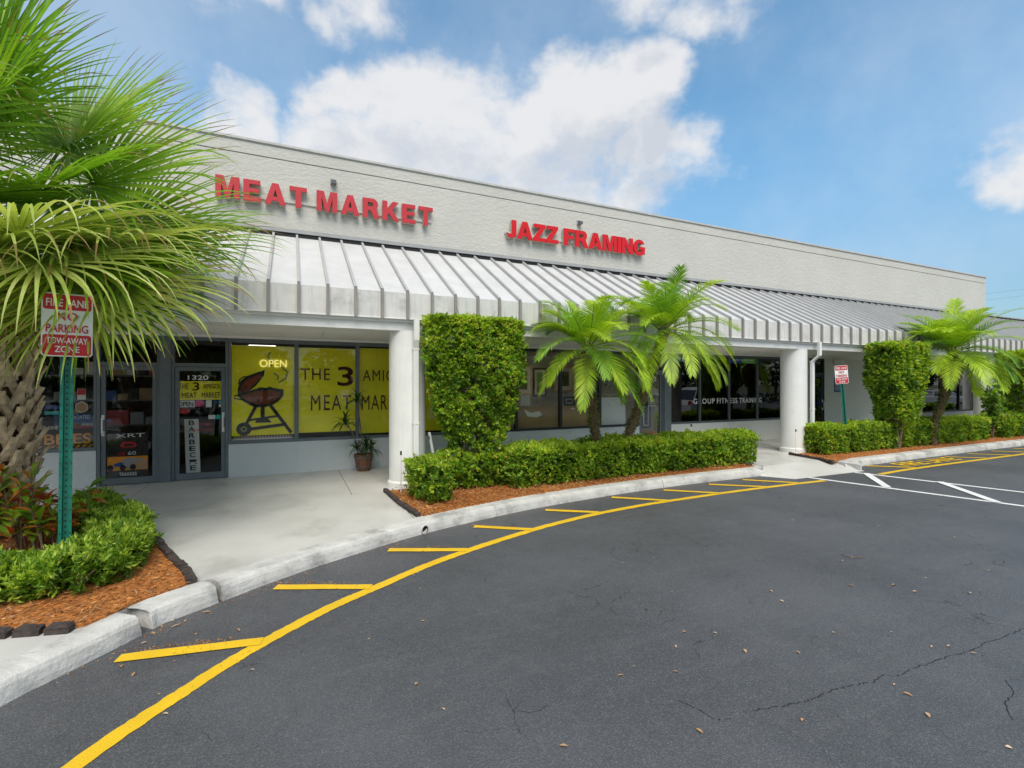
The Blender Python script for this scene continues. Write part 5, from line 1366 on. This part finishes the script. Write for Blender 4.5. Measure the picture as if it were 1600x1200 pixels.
FR = [  # hub, axis, normal, radius, material, bend
    ((-2.62, 6.30, 4.62), aim(.75, .2, .35), aim(-.25, .9, .35), 1.22, 'frond', .75),
    ((-1.98, 6.70, 4.05), aim(.92, .15, -.10), aim(-.1, .85, .5), 1.42, 'frond', .85),
    ((-2.22, 5.75, 3.17), aim(.50, .72, -.10), aim(.0, .35, .95), 1.32, 'frond_lite', 2.3),
    ((-2.05, 5.70, 2.95), aim(.55, .60, -.40), aim(.2, .5, .85), 1.15, 'frond_lite', 2.2),
    ((-2.35, 5.75, 3.05), aim(.15, .85, -.25), aim(.0, .4, .9), 1.15, 'frond_lite', 2.4),
    ((-1.70, 6.35, 2.95), aim(.80, .40, -.45), aim(.2, .6, .8), 1.25, 'frond_lite', 1.8),
    ((-2.55, 5.75, 2.95), aim(-.15, .75, -.45), aim(.0, .5, .85), 1.1, 'frond_lite', 2.0),
    ((-1.85, 6.15, 2.72), aim(.55, .55, -.60), aim(.2, .6, .8), 1.05, 'frond_lite', 1.8),
    ((-2.0, 6.55, 2.75), aim(.65, .40, -.65), aim(.3, .6, .7), 1.05, 'frond', 1.4),
    ((-1.75, 6.35, 3.30), aim(.88, .45, -.10), aim(.1, .4, .9), 1.30, 'frond_lite', 1.9),
    ((-1.95, 6.25, 3.05), aim(.72, .45, -.35), aim(.2, .6, .8), 1.20, 'frond', 1.7),
    ((-1.55, 6.9, 3.45), aim(.95, .15, -.2), aim(.1, .6, .8), 1.30, 'frond', 1.4),
    ((-1.80, 7.10, 3.72), aim(.90, .05, -.30), aim(.1, .8, .55), 1.30, 'frond', 1.0),
    ((-2.15, 6.55, 3.35), aim(.85, .30, -.25), aim(.1, .5, .85), 1.38, 'frond_lite', 1.5),
    ((-2.05, 6.75, 3.02), aim(.78, .25, -.50), aim(.35, .55, .75), 1.20, 'frond', 1.4),
    ((-2.25, 6.95, 4.45), aim(.72, -.1, .55), aim(-.3, .85, .3), 1.25, 'frond', .6),
    ((-2.75, 6.55, 4.95), aim(.30, .05, .95), aim(-.15, .95, .0), 1.25, 'frond', .55),
    ((-3.25, 6.35, 4.75), aim(-.35, .15, .85), aim(.1, .95, .2), 1.25, 'frond', .6),
    ((-3.05, 5.95, 4.05), aim(.1, .75, .30), aim(.0, -.2, 1.0), 1.25, 'frond', 1.0),
    ((-3.40, 6.10, 3.70), aim(-.45, .7, -.05), aim(.0, .4, .9), 1.25, 'frond', 1.2),
    ((-2.75, 6.05, 3.55), aim(.25, .85, -.05), aim(.1, .35, .95), 1.15, 'frond', 1.5),
    ((-3.05, 6.35, 3.05), aim(-.05, .8, -.45), aim(.0, .6, .8), 1.05, 'frond_lite', 1.4),
    ((-2.55, 6.60, 2.90), aim(.45, .6, -.60), aim(.2, .7, .7), .95, 'frond', 1.3),
    ((-3.70, 6.60, 3.15), aim(-.75, .5, -.3), aim(-.3, .5, .8), 1.1, 'frond', 1.3),
    ((-3.95, 7.0, 3.9), aim(-.95, .1, .1), aim(.1, .5, .85), 1.25, 'frond', 1.0),
    ((-3.75, 7.15, 4.6), aim(-.75, -.1, .65), aim(.3, .8, .5), 1.25, 'frond', .7),
    ((-3.05, 7.25, 4.95), aim(-.05, -.25, .97), aim(.1, .95, .25), 1.3, 'frond', .5),
    ((-2.45, 7.45, 4.75), aim(.5, -.45, .75), aim(-.2, .8, .5), 1.25, 'frond', .6),
    ((-2.05, 7.35, 4.25), aim(.85, -.25, .30), aim(-.2, .7, .7), 1.2, 'frond', .8),
    ((-2.75, 6.30, 4.20), aim(.45, .45, .15), aim(-.2, .6, .8), 1.25, 'frond', 1.1),
    ((-2.30, 6.40, 3.80), aim(.70, .40, -.05), aim(.0, .6, .8), 1.25, 'frond', 1.2),
    ((-3.2, 5.9, 4.6), aim(-.1, .6, .55), aim(.1, -.3, .9), 1.15, 'frond_lite', .9),
    ((-2.70, 6.85, 2.75), aim(.35, .45, -.85), aim(.6, .6, .5), .8, 'frond_dry', 1.0),
    ((-3.3, 6.75, 2.8), aim(-.35, .45, -.85), aim(-.3, .8, .5), .8, 'frond_dry', 1.0),
]
for hub, ax, nm, R, mt, bd in FR:
    d = (Vector(hub) - cw); b = cw + Vector((d.x, d.y, 0)).normalized() * .12 + Vector((0, 0, max(-.55, min(.2, d.z * .35)) - .1))
    fan(hub, ax, nm, R, 'frond_mid' if mt == 'frond' and random.random() < .6 else mt, fp_, bend=bd, base=b)

# croton at the foot of the fan palm: every leaf its own blade
ct_ = thing('croton', (-2.55, 6.75, PAV), 'red, orange and green leaved croton at foot of fan palm', 'plant')
lm_ = MB(); L_ = .15
lm_.strip([[(-.004, 0, 0), (0, 0, -.002), (.004, 0, 0)], [(-.022, L_ * .3, .014), (0, L_ * .3, .004), (.022, L_ * .3, .014)], [(-.026, L_ * .6, .012), (0, L_ * .6, .002), (.026, L_ * .6, .012)], [(-.012, L_ * .88, .0), (0, L_ * .88, -.008), (.012, L_ * .88, .0)], [(-.001, L_, -.012), (0, L_, -.012), (.001, L_, -.012)]])
cms = [lm_.mesh('leaf', [mm], (0, 0, 0), True) for mm in ('cro_red', 'cro_green', 'cro_orange', 'cro_green', 'cro_green')]
cst = MB(); tips = []
for q in range(34):
    x, y = -2.55 + random.uniform(-.42, .48), 6.62 + random.uniform(-.38, .35)
    h = random.uniform(.35, .80) * (1 if x < -2.25 else .72); tx, ty = x + random.uniform(-.12, .12), y + random.uniform(-.12, .12)
    cst.tube([(x, y, PAV), ((x + tx) / 2, (y + ty) / 2, PAV + h * .5), (tx, ty, PAV + h)], [.010, .008, .005], 5); tips.append((x, y, tx, ty, h))
cst.build('stems', 'bark', ct_)
cnt = 0
for x, y, tx, ty, h in tips:
    for q in range(11):
        s = random.uniform(.50, 1.02); p = (x + (tx - x) * s, y + (ty - y) * s, PAV + h * s)
        sc = random.uniform(.85, 1.4); link('leaf', cms[cnt % 5], p, ct_, rot=(random.uniform(-.35, 1.05), random.uniform(-.5, .5), random.uniform(0, 6.283)), scale=(sc, sc, sc)); cnt += 1

# potted dracaena by the shop wall
pp = thing('potted_plant', (1.30, 9.85, PAV), 'leaning dracaena in a wooden tub against the grey wall', 'plant')
pm = MB(); nst = 14
for k in range(nst):
    a0, a1 = 2 * math.pi * (k + .06) / nst, 2 * math.pi * (k + .94) / nst
    q = lambda a, r, z: (1.30 + r * math.cos(a), 9.85 + r * math.sin(a), z)
    pm.hexa([q(a0, .125, PAV + .002), q(a1, .125, PAV + .002), q(a1, .11, PAV + .002), q(a0, .11, PAV + .002), q(a0, .185, .47), q(a1, .185, .47), q(a1, .165, .47), q(a0, .165, .47)])
pm.build('tub', 'pot', pp)
hp = MB()
for z, r in ((.22, .150), (.41, .182)): hp.strip([[(1.30 + (r + o) * math.cos(2 * math.pi * k / 24), 9.85 + (r + o) * math.sin(2 * math.pi * k / 24), z + dz) for k in range(25)] for o, dz in ((0, -.012), (.004, -.012), (.004, .012), (0, .012))])
hp.build('hoop', 'mullion', pp)
MB().tube([(1.30, 9.85, .15), (1.30, 9.85, .44)], [.105, .16], 14).build('soil', 'earth', pp)
stm = MB(); canes = [([(1.28, 9.83, .44), (1.15, 9.72, .70), (1.05, 9.66, .95), (.93, 9.62, 1.10)], 30, .34), ([(1.30, 9.82, .44), (1.24, 9.7, .85), (1.18, 9.62, 1.3), (1.15, 9.60, 1.52)], 30, .34), ([(1.32, 9.85, .44), (1.34, 9.80, .60)], 34, .34), ([(1.40, 9.87, .44), (1.44, 9.80, .56)], 26, .30), ([(1.22, 9.87, .44), (1.17, 9.78, .56)], 26, .30)]
lf = MB(); le = .34
lf.strip([[(-.006, 0, 0), (0, 0, -.003), (.006, 0, 0)], [(-.017, .09, .045), (0, .09, .038), (.017, .09, .045)], [(-.018, .19, .055), (0, .19, .048), (.018, .19, .055)], [(-.012, .28, .015), (0, .28, .01), (.012, .28, .015)], [(-.001, .345, -.06), (0, .345, -.06), (.001, .345, -.06)]])
lfm = lf.mesh('leaf', ['spider'], (0, 0, 0), True)
for pts, n, ln in canes:
    stm.tube(catmull(pts, 4), .011, 6)
    for q in range(n):
        s = random.uniform(.8, 1.0) ; p = Vector(pts[-1]).lerp(Vector(pts[-2]), (1 - s) * .8); k = random.uniform(.55, 1.0) * ln / .34
        link('leaf', lfm, p, pp, rot=(random.uniform(-.5, 1.2), 0, q * 2.39996), scale=(k, k, k))
stm.build('cane', 'bark', pp)


# ------------------------------------------------------------------ parked cars and trees out in the lot (seen mirrored in the glass)
def car(loc, rz, paint, label, h=1.68, L=4.6):
    t = thing('parked_car', loc, label, 'car', 'cars parked across the lot')
    t.rotation_euler = (0, 0, rz); W = .92
    def add(m, name, mats, par=t, smooth=False):
        me = m.mesh(name, mats, (0, 0, 0), smooth); o = bpy.data.objects.new(name, me); COL.objects.link(o); o.parent = par; WL[o] = Vector(loc); return o
    half = L / 2
    lower = [(-half, .35), (-half, .78), (-half + .08, .95), (half - 1.25, 1.02), (half - .25, .86), (half, .70), (half, .35)]
    b = MB(); rows = []
    for yy, s, zz in ((-W, .985, .0), (-W * .97, 1.0, .0), (W * .97, 1.0, .0), (W, .985, .0)): rows.append([(x * s, yy, z if yy in (-W * .97, W * .97) else z * .98 + .012) for x, z in lower] + [(lower[0][0] * s, yy, lower[0][1])])
    b.strip(rows); b.face([p for p in rows[0][:-1]]); b.face([p for p in rows[-1][:-1]][::-1])
    roof = [(-half + .15, .95), (-half + .45, h - .08), (-half + .75, h), (half - 2.35, h), (half - 2.0, h - .06), (half - 1.15, 1.0)]
    r2 = [[(x, yy * (1 - .16 * (z - .95) / (h - .95)), z) for x, z in roof] for yy in (-W * .97, W * .97)]
    b.strip(r2); add(b, 'body', [paint])
    g = MB()
    for sg in (-1, 1):
        f = lambda x, z: (x, sg * (W * .97 * (1 - .16 * (z - .95) / (h - .95)) + .004), z)
        for x0, x1, x2, x3 in ((-half + .40, -half + 1.3, -half + 1.3, -half + .62), (-half + 1.38, -half + 2.2, -half + 2.2, -half + 1.38), (-half + 2.28, half - 1.35, half - 2.05, -half + 2.28)):
            g.face([f(x0, 1.03), f(x1, 1.03), f(x2, h - .14), f(x3, h - .14)])
        g.face([f(-half + .3, .97), f(half - 1.15, 1.0), f(half - 2.0, h - .06), f(-half + .55, h - .06)], 1)
    for (xa, za, xb, zb, o) in ((half - 1.2, 1.03, half - 1.97, h - .09, .012), (-half + .19, 1.03, -half + .42, h - .14, -.012)):
        g.face([(xa + o, -W * .86, za), (xa + o, W * .86, za), (xb + o, W * .76, zb), (xb + o, -W * .76, zb)])
    add(g, 'window', ['car_glass', paint])
    for x in (-half + .85, half - .9):
        for sg in (-1, 1):
            wv = MB(); n = 20
            ring = lambda r, y: [(x + r * math.cos(2 * math.pi * k / n), sg * y, .34 + r * math.sin(2 * math.pi * k / n)) for k in range(n + 1)]
            wv.strip([ring(.20, .80), ring(.34, .78), ring(.34, .935), ring(.22, .945)]); wo = add(wv, 'wheel', ['tyre'])
            rv = MB(); rv.face(ring(.215, .938)[:-1]); add(rv, 'rim', ['steel'], wo)
    for sg in (-1, 1):
        add(MB().box(half - .14, sg * .62 - .17, .66, half + .01, sg * .62 + .17, .78), 'headlight', ['sign_white']); add(MB().box(-half - .01, sg * .74 - .10, .80, -half + .05, sg * .74 + .10, 1.0), 'tail_light', ['sign_red'])


car((20.6, 1.9, 0), rad(12), 'car_white', 'white sport utility car parked across the lot and mirrored in dark windows')
car((29.5, 2.2, 0), rad(90), 'car_blue', 'blue car parked across the lot near the strip end', h=1.5)
car((40.5, 2.6, 0), rad(80), 'car_white', 'white car parked farthest along the lot', h=1.5)
car((12.0, -9.5, 0), rad(92), 'car_white', 'white car parked behind the viewpoint under trees', h=1.55)
car((3.5, -10.5, 0), rad(88), 'car_blue', 'blue car parked behind the viewpoint under trees', h=1.5)
tp = []; td = []; mbk = MB()
for q in range(34):
    x = -26 + q * 3.1 + random.uniform(-.8, .8); y = random.uniform(-19, -14); hh = random.uniform(3.6, 6.0); rr_ = random.uniform(1.6, 2.6)
    mbk.tube([(x, y, -.02), (x + .1, y, hh * .3), (x + random.uniform(-.3, .3), y, hh * .75)], [.18, .14, .06], 7)
    for k in range(230):
        a = RG.normal(size=3); a /= np.linalg.norm(a); a *= RG.uniform(.35, 1) ** .5
        tp.append((x + a[0] * rr_, y + a[1] * rr_, hh * .62 + a[2] * hh * .36)); td.append(a)
v, tt = tufts(np.array(tp), np.array(td), 5, .34, .20, .8)
link('far_trees', np_mesh('far_trees', v, tt, ['tree']), (0, 0, 0), None, kind='stuff')
mbk.build('far_tree_trunks', 'bark', kind='stuff')
hp_ = np.stack([RG.uniform(-25, 80, 2600), RG.uniform(-13, -12, 2600), RG.uniform(0, .9, 2600)], 1)
v, tt = tufts(hp_, RG.normal(size=(2600, 3)) + np.array([0, 0, .5]), 5, .2, .12, .8)
link('far_hedge_foliage', np_mesh('far_hedge_foliage', v, tt, ['tree']), (0, 0, 0), None, kind='stuff')

# ------------------------------------------------------------------ litter on the asphalt
def leaf_shape(l, w, curl):
    m = MB(); rows = []
    for s, k in ((0, .05), (.2, .6), (.45, 1), (.75, .7), (1, .03)):
        c = curl * math.sin(s * math.pi) * l; e = w * k / 2
        rows.append([(l * (s - .5), -e, c + e * .5), (l * (s - .5), 0, c), (l * (s - .5), e, c + e * .4)])
    m.strip(rows); return m.mesh('fallen_leaf', ['dead_leaf'], (0, 0, 0), True)


shapes = [leaf_shape(.07, .028, .03), leaf_shape(.052, .026, .06), leaf_shape(.042, .024, .02), leaf_shape(.075, .022, .05)]
known = [(-.91, 3.77), (-1.01, 3.92), (-.93, 4.34), (-.8, 4.39), (-.64, 4.19), (-.64, 3.25), (-.36, 4.12), (.7, 2.93), (2.55, 1.73), (1.26, 2.11), (3.79, 2.75), (2.66, 2.71), (2.85, 2.6), (2.85, 2.34),
         (3.33, 1.61), (3.22, 1.46), (3.31, 1.16), (5.04, 2.38), (5.44, 2.16), (6.27, 2.34), (7.25, 3.03), (1.97, 1.9), (5.03, 2.54), (3.88, 2.92), (4.65, 2.69), (-.95, 4.2), (-.75, 4.46), (-.62, 4.55)]
while len(known) < 84:
    f = random.uniform(2.6, 14); l = random.uniform(-1, 1) * f
    x, y = f * .418 + l * .9085, f * .9085 - l * .418
    kx = min(range(len(KO)), key=lambda i: abs(KO[i].x - x))
    if -2 < x < 16 and y < (KO[kx].y if x < 9 else 6.3) - .25 and y > .4: known.append((x, y))
def leaf_spot(x, y):
    p = Vector((x, y, 0))
    if min((p - q).length for q in KO) < .40: return 'small dry leaf lying on asphalt at the foot of the kerb'
    if min((p - q).length for q in yl) < .35: return 'small dry leaf lying on asphalt beside the curved yellow line'
    if 2.0 < x < 6.6 and abs(y - 1.78) < .32: return 'small dry leaf lying beside the long crack in the asphalt'
    if x > 8.3: return 'small dry leaf lying near the white hatched lines'
    return 'small dry leaf lying on open asphalt away from any line'


for i, (x, y) in enumerate(known):
    near = i < 28; s = random.uniform(.6, .95) if near else random.uniform(.3, .6)
    link('fallen_leaf', random.choice(shapes), (x, y, .006 if i % 3 else .009), None, rot=(random.uniform(-.15, .15), random.uniform(-.15, .15), random.uniform(0, 6.28)), scale=(s, s, s),
         label=leaf_spot(x, y), category='leaf', group='fallen leaves on the asphalt')
tw = MB(); tw.tube([(5.41, 3.23, .012), (5.37, 3.12, .010), (5.53, 3.07, .012)], .004, 5); tw.build('twig', 'bark', None, label='thin bent twig lying on the open asphalt', category='twig')
# grit and mulch bits washed against the kerb
gx = []
for a, b in TK[:12]:
    for q in range(150):
        s = random.random(); gx.append((a[0] + (b[0] - a[0]) * s * .8 + random.gauss(0, .03), a[1] + (b[1] - a[1]) * s * .8 + .075 + abs(random.gauss(0, .03)), .006))
for i in range(30, len(KO) - 6):
    for q in range(7):
        gx.append((KO[i].x + random.gauss(.02, .06), KO[i].y - .03 - abs(random.gauss(0, .05)), .006))
gx = np.array(gx); v, tt = leaves_np(gx, RG.normal(size=gx.shape) * np.array([1, 1, .15]), RG.uniform(.006, .022, len(gx)), RG.uniform(.004, .010, len(gx)), .1)
link('grit', np_mesh('grit', v, tt, ['chip']), (0, 0, 0), None, kind='stuff')
